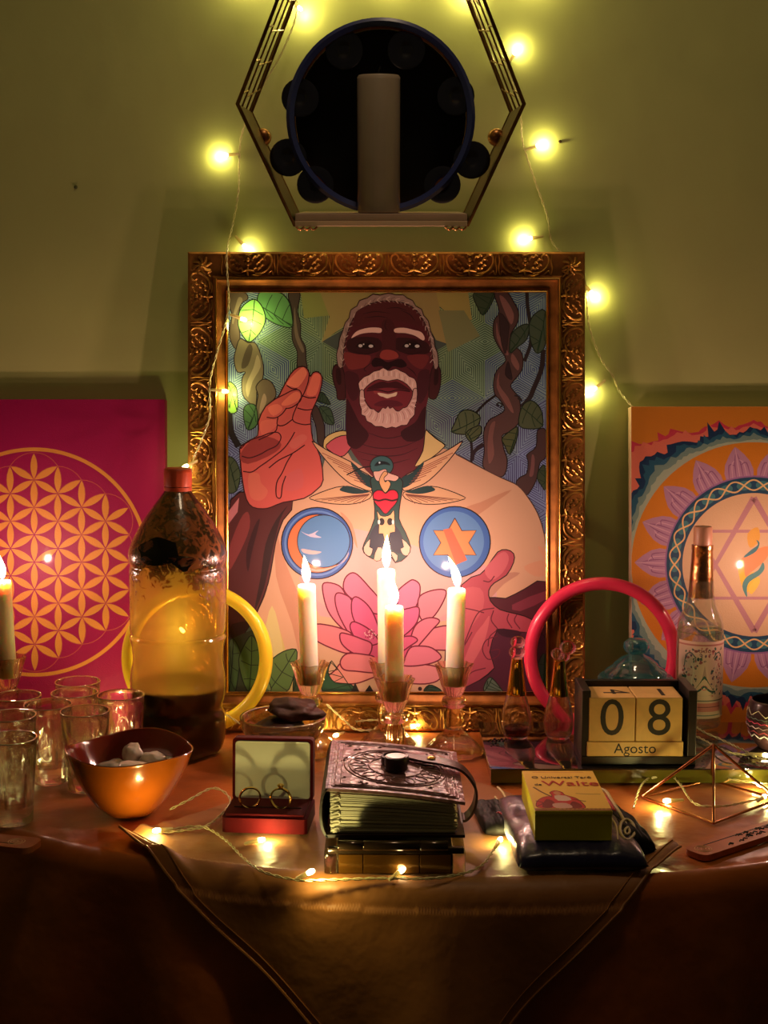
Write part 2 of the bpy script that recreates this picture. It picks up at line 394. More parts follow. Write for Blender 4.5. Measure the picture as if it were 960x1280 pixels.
# ================================================================== flat print engine
FL = [(385, 700), (484, 700), (489, 735), (566, 712), (6, 712)]
KT = (1.0, .72, .58)
def kill(px, py):                # how strongly the candle flames light that spot of the print (to read the ink's own colour)
    s = 0
    for fx, fy in FL: s += 1 / ((px - fx) ** 2 + (py - fy) ** 2 + 120 ** 2)
    return min(1.0, s * 7500) ** .6
class Art:
    def __init__(s, gain=1.0, kf=None): s.v = []; s.f = []; s.c = []; s.n = 0; s.lv = None; s.gain = gain; s.kf = kf
    def conv(s, c, px, py):
        if len(c) == 4: return lin(c[:3])
        l = lin(c); k = (s.kf(px, py) if s.kf else 1) * s.gain
        return tuple(min(.88, max(.004, a / (t * k))) for a, t in zip(l, KT))
    def raw(s, pts, col):
        if len(pts) < 3: return
        cx = sum(p[0] for p in pts) / len(pts); cy = sum(p[1] for p in pts) / len(pts)
        c = s.conv(col, cx, cy); n0 = len(s.v); s.n += 1
        tris = tessellate_polygon([[Vector((p[0], p[1], 0)) for p in pts]])
        s.v += [(p[0], p[1], s.n) for p in pts]; s.c += [c] * len(pts)
        s.f += [[n0 + i for i in t] for t in tris]
    def poly(s, pts, col, smooth=3, line=None, lc=(38, 18, 18), z=None):
        if z: pts = [(z[0] + x / z[2], z[1] + y / z[2]) for x, y in pts]
        if smooth: pts = [(p.x, p.y) for p in cr([(x, y, 0) for x, y in pts], smooth, True)]
        s.raw(pts, col)
        if line: s.line(pts + [pts[0], pts[1]], line, lc, smooth=0)
    def line(s, pts, wd, col, smooth=4, z=None, taper=False):
        if z: pts = [(z[0] + x / z[2], z[1] + y / z[2]) for x, y in pts]
        if smooth and len(pts) > 2: pts = [(p.x, p.y) for p in cr([(x, y, 0) for x, y in pts], smooth)]
        s.n += 1; m = len(pts); n0 = len(s.v)
        cx = sum(p[0] for p in pts) / m; cy = sum(p[1] for p in pts) / m; c = s.conv(col, cx, cy)
        for i, (x, y) in enumerate(pts):
            x0, y0 = pts[max(0, i - 1)]; x1, y1 = pts[min(m - 1, i + 1)]
            d = hypot(x1 - x0, y1 - y0) or 1; nx, ny = -(y1 - y0) / d, (x1 - x0) / d
            h = wd / 2 * ((sin(pi * (i + .3) / (m - .4)) * .8 + .2) if taper else 1)
            s.v += [(x + nx * h, y + ny * h, s.n), (x - nx * h, y - ny * h, s.n)]; s.c += [c, c]
        s.f += [[n0 + 2 * i, n0 + 2 * i + 1, n0 + 2 * i + 3, n0 + 2 * i + 2] for i in range(m - 1)]
    def disc(s, cx, cy, rx, ry, col, a0=0, a1=2 * pi, n=40, line=None, lc=(38, 18, 18), rot=0):
        pts = []
        for i in range(n + (0 if a1 - a0 >= 6.28 else 1)):
            a = a0 + (a1 - a0) * i / n; x, y = rx * cos(a), ry * sin(a)
            pts.append((cx + x * cos(rot) - y * sin(rot), cy + x * sin(rot) + y * cos(rot)))
        s.raw(pts, col)
        if line: s.line(pts + [pts[0]], line, lc, smooth=0)
    def build(s, name, material, fn, parent, step=3e-6, normal_flip=False):
        bb = {}
        for x, y, n in s.v:
            q = bb.get(n)
            if q is None: bb[n] = [x, x, y, y]
            else: q[0] = min(q[0], x); q[1] = max(q[1], x); q[2] = min(q[2], y); q[3] = max(q[3], y)
        lev = {}; ks = sorted(bb)
        for i, n in enumerate(ks):     # overlapping shapes stack, others share a level: the ink stays thin
            a = bb[n]; l = 0
            for m in ks[:i]:
                if lev[m] > l:
                    c = bb[m]
                    if a[0] < c[1] and c[0] < a[1] and a[2] < c[3] and c[2] < a[3]: l = lev[m]
            lev[n] = l + 1
        vs = [fn(x, y, lev[n] * step) for x, y, n in s.v]
        # every face must look the same way
        me = bpy.data.meshes.new(name); me.from_pydata(vs, [], s.f); me.materials.append(material)
        ca = me.color_attributes.new('Col', 'FLOAT_COLOR', 'POINT')
        ca.data.foreach_set('color', [q for c in s.c for q in (*c, 1)])
        return link(bpy.data.objects.new(name, me), parent)
def plane_fn(M):
    def fn(px, py, h):
        x, z = on_plane(px, py, M); return (x, -h, z)
    return fn
def clipped(fn, x0, x1, y0, y1):
    return lambda x, y, h: fn(min(x1, max(x0, x)), min(y1, max(y0, y)), h)

# ================================================================== the big framed picture
LEAN = PITCH
p0 = on_z(483, 916, TZ)
fr = thing('framed_picture', 'large portrait print of a white bearded man in an ornate gilded frame', 'picture', (p0.x, p0.y + .004, TZ + .001), (-LEAN, 0, 0))
bpy.context.view_layer.update()
MF = fr.matrix_world.copy()
# local XZ of frame corners
xl, zt = on_plane(235, 315, MF); xr, zb = on_plane(731, 913, MF)
S = (xr - xl) / (731 - 235)            # metres per picture pixel in the frame plane
ZB = 0.0
def fx(px): return on_plane(px, 640, MF)[0]
def fz(py): return on_plane(483, py, MF)[1]
o_l, o_r, o_t, o_b = fx(235), fx(731), fz(315), 0.0
i_l, i_r, i_t, i_b = fx(285), fx(683), fz(365), fz(865)
DEP = .022
def rail(name, pa, pb, pc, pd):
    """mitred rail: pa,pb outer corners, pc,pd inner corners; stepped profile"""
    prof = [(0.0, .010), (0.0, -.001), (.06, -.004), (.60, -.002), (.66, -.0055), (.72, -.0055), (.76, .000), (.92, .003), (.95, .0015), (1.0, .0015), (1.0, .010)]
    vs = []; fs = []
    for (t, y) in prof:
        for (o, i) in ((pa, pd), (pb, pc)):
            vs.append((o[0] + (i[0] - o[0]) * t, y, o[1] + (i[1] - o[1]) * t))
    for k in range(len(prof) - 1): fs.append([2 * k, 2 * k + 1, 2 * k + 3, 2 * k + 2])
    fs.append([0, 1, 2 * len(prof) - 1, 2 * len(prof) - 2][::-1])
    return B().add(vs, fs).build(name, M_golddark, fr)
TL, TR, BR_, BL = (o_l, o_t), (o_r, o_t), (o_r, o_b), (o_l, o_b)
tl, tr, br_, bl = (i_l, i_t), (i_r, i_t), (i_r, i_b), (i_l, i_b)
rail('frame_rail', TL, TR, tr, tl); rail('frame_rail', TR, BR_, br_, tr); rail('frame_rail', BR_, BL, bl, br_); rail('frame_rail', BL, TL, tl, bl)
def bead(x0, x1, z0, z1, y, r, m, nm):
    B().tube([(x0, y, z0), (x1, y, z0), (x1, y, z1), (x0, y, z1)], r, 6, True).build(nm, m, fr, True)
bead(fx(271), fx(699), fz(881), fz(349), -.0058, .0013, M_goldline, 'gilt_bead')
bead(fx(284), fx(684), fz(866), fz(364), .0006, .0019, M_goldline, 'inner_bead')
# ornament unit, 69 px long, 30 px high (local x right, z up), in metres
u = S
def ornament_bm():
    b = B()
    def c(pts, r, n=4):
        P = cr([(x * u, -.0035, z * u) for x, z in pts], n)
        rr = [r * u * (.55 + .45 * sin(pi * (i + .5) / len(P))) for i in range(len(P))]
        b.tube(P, rr, 5)
    for s_ in (-1, 1):
        c([(s_ * 9, -11), (s_ * 20, -9), (s_ * 28, 0), (s_ * 29, 9), (s_ * 24, 13), (s_ * 20, 9), (s_ * 22, 5)], 1.7)
        c([(s_ * 4, -13), (s_ * 11, -14), (s_ * 17, -12)], 1.4)
        c([(s_ * 24, -12), (s_ * 29, -8), (s_ * 31, -13)], 1.2)
        for (x, z, w_) in ((8, 9, 3.0), (13, 11, 2.6), (17, 6, 2.6), (13, 2, 2.6), (18, -1, 2.2), (9, -5, 2.4), (14, -5, 2)):
            c([(s_ * (x - w_), z - 2), (s_ * x, z + 1), (s_ * (x + w_), z)], 1.5, 3)
        c([(s_ * 33, 13), (s_ * 32, 4), (s_ * 33.5, -5), (s_ * 32, -13)], 1.1)
    b.ball((0, -.0035, 6 * u), 2.7 * u, 8, 6); b.ball((0, -.0035, 0), 1.8 * u, 8, 6)
    for k in range(6): b.ball((5.2 * u * cos(k * pi / 3), -.0035, 6 * u + 5.2 * u * sin(k * pi / 3)), 1.6 * u, 6, 4)
    c([(-8, -9), (0, -7), (8, -9)], 1.6); c([(0, -3), (-1, -9), (0, -14)], 1.5)
    c([(-5, 14), (0, 12), (5, 14)], 1.2)
    return b
om = ornament_bm().build('ornament', M_gold, fr, True).data
first = fr.children[-1]
cnt = 0
def put(x, z, rot):
    global cnt
    if cnt == 0: first.location = (x, 0, z); first.rotation_euler = (0, rot, 0)
    else: share('ornament', om, fr, (x, 0, z), (0, rot, 0))
    cnt += 1
band = (fx(269) - fx(235)) / 2 + fx(236)
zt_ = fz(331.5); zb_ = fz(898)
for k in range(6): put(fx(310.5 + 69.2 * k), zt_, 0)
for k in range(6): put(fx(310.5 + 69.2 * k), zb_, pi)
for k in range(8): put(fx(252), fz(371 + 68.5 * k), -pi / 2)
for k in range(8): put(fx(715), fz(371 + 68.5 * k), pi / 2)
cb = B()
for k in range(8):
    a = k * pi / 4; cb.tube(cr([(0, -.0035, 0), (6 * u * cos(a), -.004, 6 * u * sin(a)), (12 * u * cos(a + .35), -.0035, 12 * u * sin(a + .35))], 4), [1.8 * u] * 9, 5)
cb.ball((0, -.0035, 0), 3 * u, 8, 6)
cm_ = None
for (x, y) in ((253, 333), (714, 333), (714, 896), (253, 896)):
    if cm_ is None:
        o = cb.build('corner_ornament', M_gold, fr, True); o.location = (fx(x), 0, fz(y)); cm_ = o.data
    else: share('corner_ornament', cm_, fr, (fx(x), 0, fz(y)))
B().box(o_l + .004, o_r - .004, .010, .0135, .004, o_t - .004).build('backing_board', M_wood, fr)
# ------------------------------------------------------------------ the portrait print (flat artwork)
A = Art(1.75, kill)
ZA = (280, 350, 6.0); ZB_ = (570, 350, 6.095); ZC = (270, 540, 7.11); ZD = (270, 700, 4.571); ZE = (480, 700, 4.0)
ZF = (560, 540, 6.0); ZH = (390, 350, 5.053); ZW = (390, 540, 4.8); Z4 = (270, 540, 3.657); Z5 = (480, 540, 3.657)
X0, X1, Y0, Y1 = 285, 683, 365, 866
# background: facets from warm green gold at the top to blue violet below
def bgcol(x, y):
    t = min(1, max(0, hypot((x - 484) * 1.0, (y - 380) * 1.0) / 260))
    a = (160, 146, 72); m = (122, 138, 96); c = (124, 128, 152)
    if t < .45: q = t / .45; r = [p + (s_ - p) * q for p, s_ in zip(a, m)]
    else: q = (t - .45) / .55; r = [p + (s_ - p) * q for p, s_ in zip(m, c)]
    return tuple(r)
A.raw([(X0, Y0), (X1, Y0), (X1, Y1), (X0, Y1)], (100, 105, 90))
e = 47
def rhomb(c, u1, u2):
    pts = [(c[0], c[1]), (c[0] + u1[0], c[1] + u1[1]), (c[0] + u1[0] + u2[0], c[1] + u1[1] + u2[1]), (c[0] + u2[0], c[1] + u2[1])]
    cx = sum(p[0] for p in pts) / 4; cy = sum(p[1] for p in pts) / 4
    if cx < X0 - 30 or cx > X1 + 30 or cy < Y0 - 30 or cy > 690 or (430 < cx < 545 and cy > 400) or (420 < cx < 600 and cy > 560): return
    if 330 < cx < 560 and cy > 610: return
    base = bgcol(cx, cy); A.raw(pts, base)
    d = hypot(cx - 484, cy - 380)
    lc = (44, 66, 48) if d < 140 else ((34, 50, 96) if cy < 520 else (54, 32, 84))
    if d > 60:
        for k in range(8):
            f = 1 - (k + .5) / 8
            q = [(cx + (x - cx) * f, cy + (y - cy) * f) for x, y in pts]
            A.line(q + [q[0]], 1.3, lc, smooth=0)
ax = [(e * cos(a), e * sin(a)) for a in (pi / 2, pi / 2 + 2 * pi / 3, pi / 2 + 4 * pi / 3)]
for i in range(-9, 10):
    for j in range(-9, 10):
        ox = 484 + (i * 2 * e * .866 + j * e * .866); oy = 380 + j * 1.5 * e
        for k in range(3): rhomb((ox, oy), ax[k], ax[(k + 1) % 3])
# sun rays behind the head
for pts, c in (([(376, 365), (440, 365), (430, 392), (380, 398)], (130, 128, 62)), ([(400, 365), (470, 365), (440, 400), (402, 428), (412, 396)], (150, 128, 70)),
               ([(530, 365), (585, 365), (590, 400), (566, 398)], (150, 125, 62)), ([(500, 365), (545, 365), (560, 430), (545, 425), (520, 380)], (146, 118, 66)),
               ([(548, 388), (580, 388), (600, 420), (560, 440)], (120, 112, 68))):
    A.raw(pts, c)
br = (86, 66, 50); brl = (120, 96, 72)
def shape(z, pts, c, ln=1.2, lc=(30, 20, 18), sm=3): A.poly(pts, c, sm, ln, lc, z)
def leaf(z, pts, c=(58, 92, 50), vein=(28, 48, 28), ln=1.3, tipi=None, base=0):
    shape(z, pts, c, ln, (24, 32, 22))
    q = [(z[0] + x / z[2], z[1] + y / z[2]) for x, y in pts]
    b0 = q[base]; ti = tipi if tipi is not None else len(q) // 2; t0 = q[ti]
    A.line([b0, ((b0[0] + t0[0]) / 2 + 1, (b0[1] + t0[1]) / 2), t0], 1.1, vein)
    n = len(q)
    for k in range(1, 4):
        f = k / 4.2; m = (b0[0] + (t0[0] - b0[0]) * f, b0[1] + (t0[1] - b0[1]) * f)
        for s_ in (1, -1):
            idx = (base + s_ * max(1, int(round((f + .12) * n / 2)))) % n
            e_ = q[idx]; A.line([m, (m[0] * .5 + e_[0] * .5 + (t0[0] - b0[0]) * .04, m[1] * .5 + e_[1] * .5), (m[0] * .15 + e_[0] * .85 + (t0[0] - b0[0]) * .1, m[1] * .15 + e_[1] * .85)], .9, vein)
# left vines
shape(ZA, [(30, 92), (150, 92), (180, 140), (130, 180), (110, 260), (110, 340), (120, 440), (90, 520), (45, 440), (45, 340), (60, 260), (30, 180)], br)
A.poly([(110, 130), (140, 150), (95, 240), (70, 330), (60, 300), (85, 200)], brl, 3, z=ZA)
shape(ZA, [(120, 440), (180, 470), (230, 470), (265, 530), (295, 640), (290, 740), (250, 800), (240, 940), (200, 930), (140, 860), (135, 740), (160, 690), (100, 690), (75, 600), (90, 520)], (110, 90, 64))
A.poly([(190, 480), (215, 520), (180, 640), (130, 660), (150, 560)], (70, 54, 40), 3, z=ZA); A.poly([(250, 560), (275, 650), (215, 760), (180, 880), (165, 790), (220, 660)], (150, 124, 90), 3, z=ZA)
shape(ZA, [(240, 800), (290, 745), (350, 760), (385, 820), (385, 880), (330, 950), (285, 1060), (240, 1010), (245, 930), (255, 860)], (104, 82, 60))
A.poly([(300, 850), (320, 900), (290, 980), (265, 1000), (275, 920)], (150, 116, 88), 3, z=ZA)
shape(ZA, [(490, 92), (568, 92), (560, 180), (550, 240), (575, 330), (575, 430), (610, 500), (615, 600), (625, 660), (600, 670), (550, 650), (550, 540), (515, 460), (510, 370), (520, 290), (500, 180), (485, 140)], (72, 56, 44))
A.poly([(530, 200), (540, 300), (560, 420), (600, 520), (585, 540), (535, 430), (525, 300)], (112, 90, 68), 3, z=ZA)
shape(ZA, [(660, 950), (700, 950), (740, 1050), (755, 1120), (745, 1240), (705, 1220), (690, 1100), (665, 1030)], (70, 50, 42))
A.line([(40, 980), (50, 1130), (110, 1250)], 8, (34, 26, 26), z=ZA)
# left leaves
leaf(ZA, [(250, 180), (265, 95), (340, 92), (420, 95), (480, 150), (505, 230), (512, 350), (430, 345), (350, 310), (290, 260)], (84, 122, 66), tipi=6)
leaf(ZA, [(230, 145), (170, 170), (120, 230), (105, 320), (130, 400), (185, 465), (250, 420), (300, 340), (310, 270), (280, 190)], (128, 168, 78), tipi=5)
leaf(ZA, [(30, 775), (80, 790), (100, 850), (98, 985), (30, 980)], (130, 160, 60), tipi=3)
leaf(ZA, [(240, 950), (190, 930), (150, 960), (150, 1050), (180, 1125), (250, 1080)], (66, 92, 52), tipi=4)
leaf(ZA, [(690, 900), (730, 840), (770, 880), (797, 935), (740, 920)], (52, 64, 44), tipi=3)
leaf(ZA, [(715, 950), (790, 960), (820, 1030), (822, 1085), (760, 1070), (730, 1010)], (60, 74, 50), tipi=3)
leaf(ZC, [(105, 240), (160, 240), (200, 310), (215, 400), (180, 525), (100, 520)], (78, 84, 56), tipi=4)
# right vines
A.line([(540, 95), (545, 200), (560, 300), (570, 400), (565, 500), (520, 620)], 4.5, (42, 30, 28), z=ZB_)
A.line([(665, 530), (650, 680), (590, 830), (560, 900), (500, 970)], 6, (46, 32, 30), z=ZB_)
A.line([(300, 880), (220, 940), (150, 1015)], 3, (40, 30, 28), z=ZB_)
A.line([(100, 1150), (120, 1280), (115, 1400)], 3.4, (44, 32, 34), z=ZB_)
A.line([(265, 90), (195, 150), (180, 210)], 5, (48, 32, 34), z=ZF)
shape(ZB_, [(290, 90), (385, 90), (440, 170), (475, 240), (470, 320), (430, 390), (415, 430), (440, 500), (490, 540), (510, 600), (500, 690), (430, 780), (420, 820), (480, 900), (490, 1010), (470, 1100), (400, 1160), (350, 1190), (365, 1290), (390, 1370), (380, 1460), (345, 1500), (270, 1480), (205, 1420), (215, 1300), (210, 1160), (250, 1070), (310, 1035), (370, 990), (340, 920), (295, 870), (285, 780), (310, 690), (380, 610), (330, 520), (285, 420), (290, 310), (330, 240)], (84, 54, 48))
for q in ([(330, 120), (380, 150), (440, 260), (420, 340), (370, 240)], [(310, 320), (330, 420), (400, 560), (370, 560), (310, 440)], [(430, 560), (480, 640), (470, 690), (420, 620)], [(330, 700), (330, 800), (400, 900), (440, 1010), (400, 980), (310, 820)], [(260, 1110), (300, 1080), (280, 1200), (290, 1330), (250, 1400), (240, 1250)]):
    A.poly(q, (124, 76, 66), 3, z=ZB_)
shape(ZB_, [(335, 250), (400, 330), (400, 400), (380, 560), (350, 500), (335, 380)], (56, 36, 34), .6)
shape(ZB_, [(395, 620), (420, 700), (425, 760), (375, 720)], (50, 32, 32), .6)
A.line([(330, 960), (310, 950), (330, 935), (352, 955), (335, 970)], 2, (44, 34, 32), z=ZB_); A.line([(445, 880), (480, 890), (500, 920), (470, 900)], 2, (44, 34, 32), z=ZB_)
shape(ZF, [(670, -10), (735, -10), (735, 180), (690, 230), (665, 350), (620, 440), (580, 470), (510, 390), (540, 340), (590, 310), (600, 220), (590, 170), (660, 110)], (78, 50, 46))
A.poly([(630, 170), (620, 260), (610, 330), (640, 320), (650, 200)], (120, 72, 66), 3, z=ZF)
leaf(ZB_, [(285, 100), (135, 100), (160, 200), (208, 268), (270, 180)], (56, 62, 40), tipi=3)
leaf(ZB_, [(555, 345), (500, 345), (440, 390), (415, 440), (410, 555), (470, 510), (540, 450)], (62, 66, 48), tipi=4)
leaf(ZB_, [(680, 238), (600, 260), (560, 330), (560, 420), (580, 500), (620, 560), (680, 490)], (66, 70, 50), tipi=5)
leaf(ZB_, [(185, 1050), (150, 1010), (90, 990), (30, 1010), (-10, 1090), (-30, 1160), (90, 1175), (160, 1120)], (84, 86, 56), tipi=5)
leaf(ZB_, [(500, 970), (560, 920), (610, 940), (650, 1000), (660, 1110), (590, 1135), (480, 1110)], (78, 78, 52), tipi=4)
leaf(ZB_, [(470, 1120), (400, 1160), (350, 1210), (370, 1260), (410, 1330), (460, 1220)], (84, 82, 48), tipi=4)
leaf(ZB_, [(80, 1160), (120, 1130), (185, 1110), (190, 1170), (120, 1235), (75, 1190)], (84, 84, 52), tipi=4)
leaf(ZF, [(725, 250), (680, 290), (670, 350), (700, 400), (730, 430)], (62, 66, 44), tipi=4)
# shirt
sh = (240, 172, 130)
A.poly([(400, 600), (410, 560), (425, 548), (440, 575), (470, 590), (505, 590), (530, 566), (552, 560), (570, 568), (602, 585), (627, 597.5), (647, 607), (660, 622), (672, 642), (680, 667), (684, 690), (684, 870), (300, 870), (318, 786), (322, 764), (333, 737), (341, 693), (352, 655), (366, 627), (390, 612)], sh, 2)
A.poly([(318, 790), (345, 770), (372, 870), (300, 870)], (214, 174, 100), 0)
A.poly([(430, 690), (600, 700), (600, 770), (400, 770)], (238, 160, 150), 3)
A.poly([(395, 690), (440, 660), (560, 700), (590, 740), (500, 790), (380, 740)], (240, 168, 150), 3)
for q in ([(345, 655), (352, 690), (372, 740), (395, 800), (400, 860), (380, 840), (365, 780), (345, 720)], [(580, 640), (600, 628), (640, 612), (610, 635), (590, 655), (600, 700), (590, 690)], [(425, 640), (440, 655), (447, 685), (440, 672)], [(655, 708), (684, 700), (684, 718), (668, 720)], [(672, 683), (684, 690), (684, 705)]):
    A.poly(q, (222, 146, 108), 3)
A.poly([(330, 800), (340, 757), (352, 800), (356, 850), (345, 870), (330, 860)], (222, 186, 120), 3)
A.poly([(598, 748), (620, 720), (650, 716), (630, 730), (610, 750)], (214, 142, 112), 3)
A.line([(570, 568), (602, 585), (627, 597.5), (647, 607), (660, 622), (672, 642), (680, 667), (683, 690)], 1.2, (92, 60, 48))
A.line([(366, 627), (352, 655), (341, 693), (333, 737), (322, 764), (314, 783)], 1.2, (92, 60, 48))
# left arm and dark right arm
A.poly([(300, 615), (366, 626), (354, 650), (346, 671), (341, 700), (335, 730), (322, 763), (308, 788), (285, 804), (285, 655)], (100, 44, 42), 2, 1.3)
A.poly([(285, 690), (300, 650), (310, 640), (312, 660), (300, 690), (285, 715)], (146, 60, 56), 3); A.poly([(360, 632), (350, 650), (338, 700), (330, 735), (318, 764), (326, 720), (332, 680), (345, 650)], (58, 30, 30), 3)
A.poly([(318, 658), (325, 650), (315, 690), (310, 715), (308, 690)], (64, 30, 32), 3); A.poly([(308, 788), (322, 763), (312, 776), (290, 780), (285, 804)], (60, 30, 30), 2)
A.raw([(285, 640), (299, 622), (297, 640), (285, 656)], (214, 120, 116))
A.poly([(610, 747), (632, 748), (656, 736), (684, 727), (684, 800), (650, 790), (624, 770)], (92, 34, 42), 2, 1.2)
A.poly([(640, 756), (684, 738), (684, 748), (650, 764)], (134, 50, 60), 2)
# right hand
A.poly([(577, 731), (600, 718), (610, 707), (622, 690), (633, 687), (642, 692), (642, 703), (633, 719), (618, 728.5), (611, 738), (613, 751), (625, 762), (644, 767), (666, 775), (667, 792), (640, 789), (622, 787), (632, 797), (628, 806), (624, 815), (618, 835), (600, 850), (584, 862), (570, 866), (556, 866), (556, 830), (560, 790)], (196, 76, 84), 2, 1.3)
A.poly([(614, 725), (606, 712), (622, 694), (632, 690), (636, 700), (628, 716)], (226, 104, 106), 3)
A.poly([(622, 787), (640, 789), (667, 792), (684, 800), (684, 866), (580, 866), (600, 850), (618, 835), (612, 815)], (86, 32, 46), 2, 1.0)
A.poly([(570, 745), (600, 735), (604, 760), (585, 790), (570, 820)], (218, 96, 98), 3); A.poly([(590, 800), (604, 780), (612, 770), (606, 800), (590, 830), (572, 850)], (222, 100, 100), 3)
for q in ([(580, 806), (590, 780), (600, 764), (618, 760)], [(617, 763), (614, 775), (622, 786)], [(636, 767), (634, 775), (640, 785)], [(646, 768), (643, 776), (650, 786)], [(563, 757), (590, 762), (605, 766)], [(622, 795), (608, 800), (603, 812), (610, 824), (622, 820), (624, 812), (614, 813)], [(622, 787), (612, 796), (610, 808)], [(607, 835), (590, 840), (582, 850)], [(618, 720), (612, 727), (604, 726)], [(565, 800), (576, 812), (590, 790)]):
    A.line(q, 1.3, (110, 30, 44))
A.poly([(620, 787), (632, 786), (652, 790), (644, 797), (628, 795)], (60, 22, 34), 3)
leaf(ZE, [(500, 658), (515, 600), (540, 590), (590, 650), (590, 660)], (96, 100, 80), tipi=2)
leaf(ZE, [(790, 660), (760, 600), (770, 520), (805, 470), (812, 660)], (58, 62, 50), tipi=3)
# lotus
pk = (240, 118, 134); pd = (120, 20, 44)
A.disc(484, 800, 46, 42, (226, 84, 112))
for z, q, c in ((ZD, [(770, 75), (735, 110), (730, 170), (775, 220), (830, 230), (890, 300), (960, 300), (930, 220), (880, 160), (810, 85)], pk), (ZD, [(620, 130), (610, 180), (640, 290), (700, 370), (760, 410), (760, 300), (740, 200), (700, 145)], (240, 120, 130)),
             (ZD, [(960, 180), (930, 250), (950, 330), (1000, 340), (1030, 250), (1000, 120), (980, 60)], (226, 110, 130)),
             (ZD, [(690, 190), (680, 230), (700, 310), (760, 420), (800, 440), (790, 340), (775, 230), (730, 195)], (240, 110, 130)), (ZD, [(800, 210), (775, 240), (780, 320), (820, 400), (860, 440), (930, 420), (905, 320), (860, 250)], (238, 100, 130)),
             (ZD, [(560, 372), (640, 372), (740, 400), (780, 430), (790, 490), (765, 530), (700, 520), (560, 450)], (246, 130, 128)), (ZE, [(65, 210), (65, 160), (120, 110), (150, 100), (180, 130), (170, 210), (130, 270), (90, 260)], (242, 120, 140)),
             (ZE, [(170, 240), (180, 180), (250, 150), (310, 155), (290, 220), (240, 290), (190, 300)], (244, 128, 132)), (ZE, [(150, 440), (200, 370), (250, 340), (335, 335), (330, 440), (260, 450), (180, 450)], (246, 132, 134)),
             (ZE, [(70, 270), (130, 240), (175, 240), (165, 310), (110, 370), (60, 390)], (236, 100, 130)), (ZE, [(130, 420), (150, 340), (190, 300), (240, 288), (278, 305), (240, 350), (180, 420), (160, 440)], (244, 122, 132)),
             (ZD, [(770, 362), (770, 400), (810, 470), (860, 490), (930, 470), (880, 400), (800, 355)], (228, 88, 120)), (ZE, [(60, 400), (130, 380), (168, 400), (130, 430), (60, 470)], (232, 94, 120)),
             (ZD, [(625, 685), (680, 630), (715, 590), (770, 610), (870, 640), (940, 650), (875, 680), (800, 705), (720, 705)], (250, 144, 124)), (ZE, [(60, 530), (150, 520), (250, 530), (292, 560), (265, 605), (180, 620), (60, 600)], (246, 138, 132)),
             (ZD, [(710, 420), (720, 480), (790, 535), (870, 545), (890, 480), (830, 450), (760, 425)], (238, 106, 122)), (ZD, [(750, 535), (710, 580), (730, 625), (800, 635), (930, 640), (910, 560), (850, 540)], (246, 128, 124)),
             (ZE, [(100, 500), (130, 440), (180, 430), (240, 440), (287, 485), (240, 515), (150, 530), (90, 525)], (246, 124, 134))):
    A.poly(q, c, 4, 1.7, pd, z)
for i in range(26):
    a = i * 2.4; r = 1.5 * sqrt(i); A.disc(463 + r * cos(a), 793 + r * sin(a) * .8, .9, .9, (250, 190, 170) if i % 2 else (150, 40, 60), n=6)
# discs on the chest
A.disc(396.3, 679, 44.6, 44.6, (66, 96, 152), line=1.5); A.disc(396.3, 679, 41, 41, (110, 140, 190)); A.disc(396.3, 679, 38.5, 38.5, (60, 88, 146))
A.disc(396, 679.5, 36.5, 36.5, (240, 120, 66), line=1); A.disc(404.5, 676.5, 32.8, 32.8, (96, 138, 178), line=1)
A.poly([(378, 704), (395, 712), (425, 705), (436, 690), (430, 702), (405, 714), (385, 712)], (230, 170, 140), 3)
A.poly([(376, 664), (386, 668), (398, 663), (394, 668), (402, 672), (388, 671)], (215, 190, 200), 3); A.poly([(377, 686), (390, 688), (402, 690), (392, 693), (380, 691)], (230, 180, 170), 3)
A.disc(568.5, 677.5, 44.4, 44.4, (70, 108, 170), line=1.5); A.disc(567, 677, 38, 38, (104, 142, 186))
st = []
for k in range(12):
    r = 31 if k % 2 == 0 else 17.5; a = -pi / 2 + k * pi / 6; st.append((568.5 + r * cos(a), 678.5 + r * sin(a)))
A.raw(st, (244, 146, 84)); A.line(st + [st[0]], 1.2, (90, 50, 50), smooth=0)
A.raw([(554, 662), (564, 660), (584, 700), (570, 706)], (238, 108, 72))
# raised palm
pc = (206, 84, 72)
A.poly([(303, 600), (300, 568), (302, 557), (322, 545), (323, 527), (332, 508), (347, 497), (352, 488), (363, 468), (373, 459), (382, 459), (386, 465), (388, 471), (391, 466), (398, 465), (403, 473), (400, 490), (395, 503), (389, 517), (389, 533), (391, 549), (400, 570), (404, 600), (396, 612), (380, 623), (354, 628), (339, 634), (329, 636), (316, 634), (308, 624)], pc, 2, 1.5, (60, 16, 20))
A.poly([(300, 568), (322, 545), (350, 552), (345, 565), (310, 580)], (156, 56, 52), 3)
A.poly([(290, 380), (380, 370), (400, 450), (460, 520), (430, 590), (360, 610), (300, 560)], (226, 106, 84), 3, z=ZC)
A.poly([(620, 400), (680, 350), (760, 330), (770, 490), (620, 520)], (222, 96, 88), 3, z=ZC)
A.poly([(650, 100), (760, 20), (810, 60), (700, 150)], (216, 98, 84), 3, z=ZC)
A.poly([(580, 660), (610, 670), (620, 710), (560, 800), (510, 800), (470, 770)], (228, 112, 84), 3, z=ZA)
A.poly([(670, 710), (710, 705), (725, 740), (690, 860), (620, 860), (640, 780)], (226, 104, 80), 3, z=ZA)
A.poly([(520, 845), (570, 850), (560, 900), (480, 940), (430, 930)], (226, 106, 80), 3, z=ZA); A.poly([(330, 960), (400, 930), (440, 970), (370, 1020)], (220, 100, 80), 3, z=ZA)
A.poly([(280, 1060), (390, 1050), (390, 1100), (300, 1160), (275, 1140)], (214, 94, 78), 3, z=ZA)
ln = (66, 16, 24)
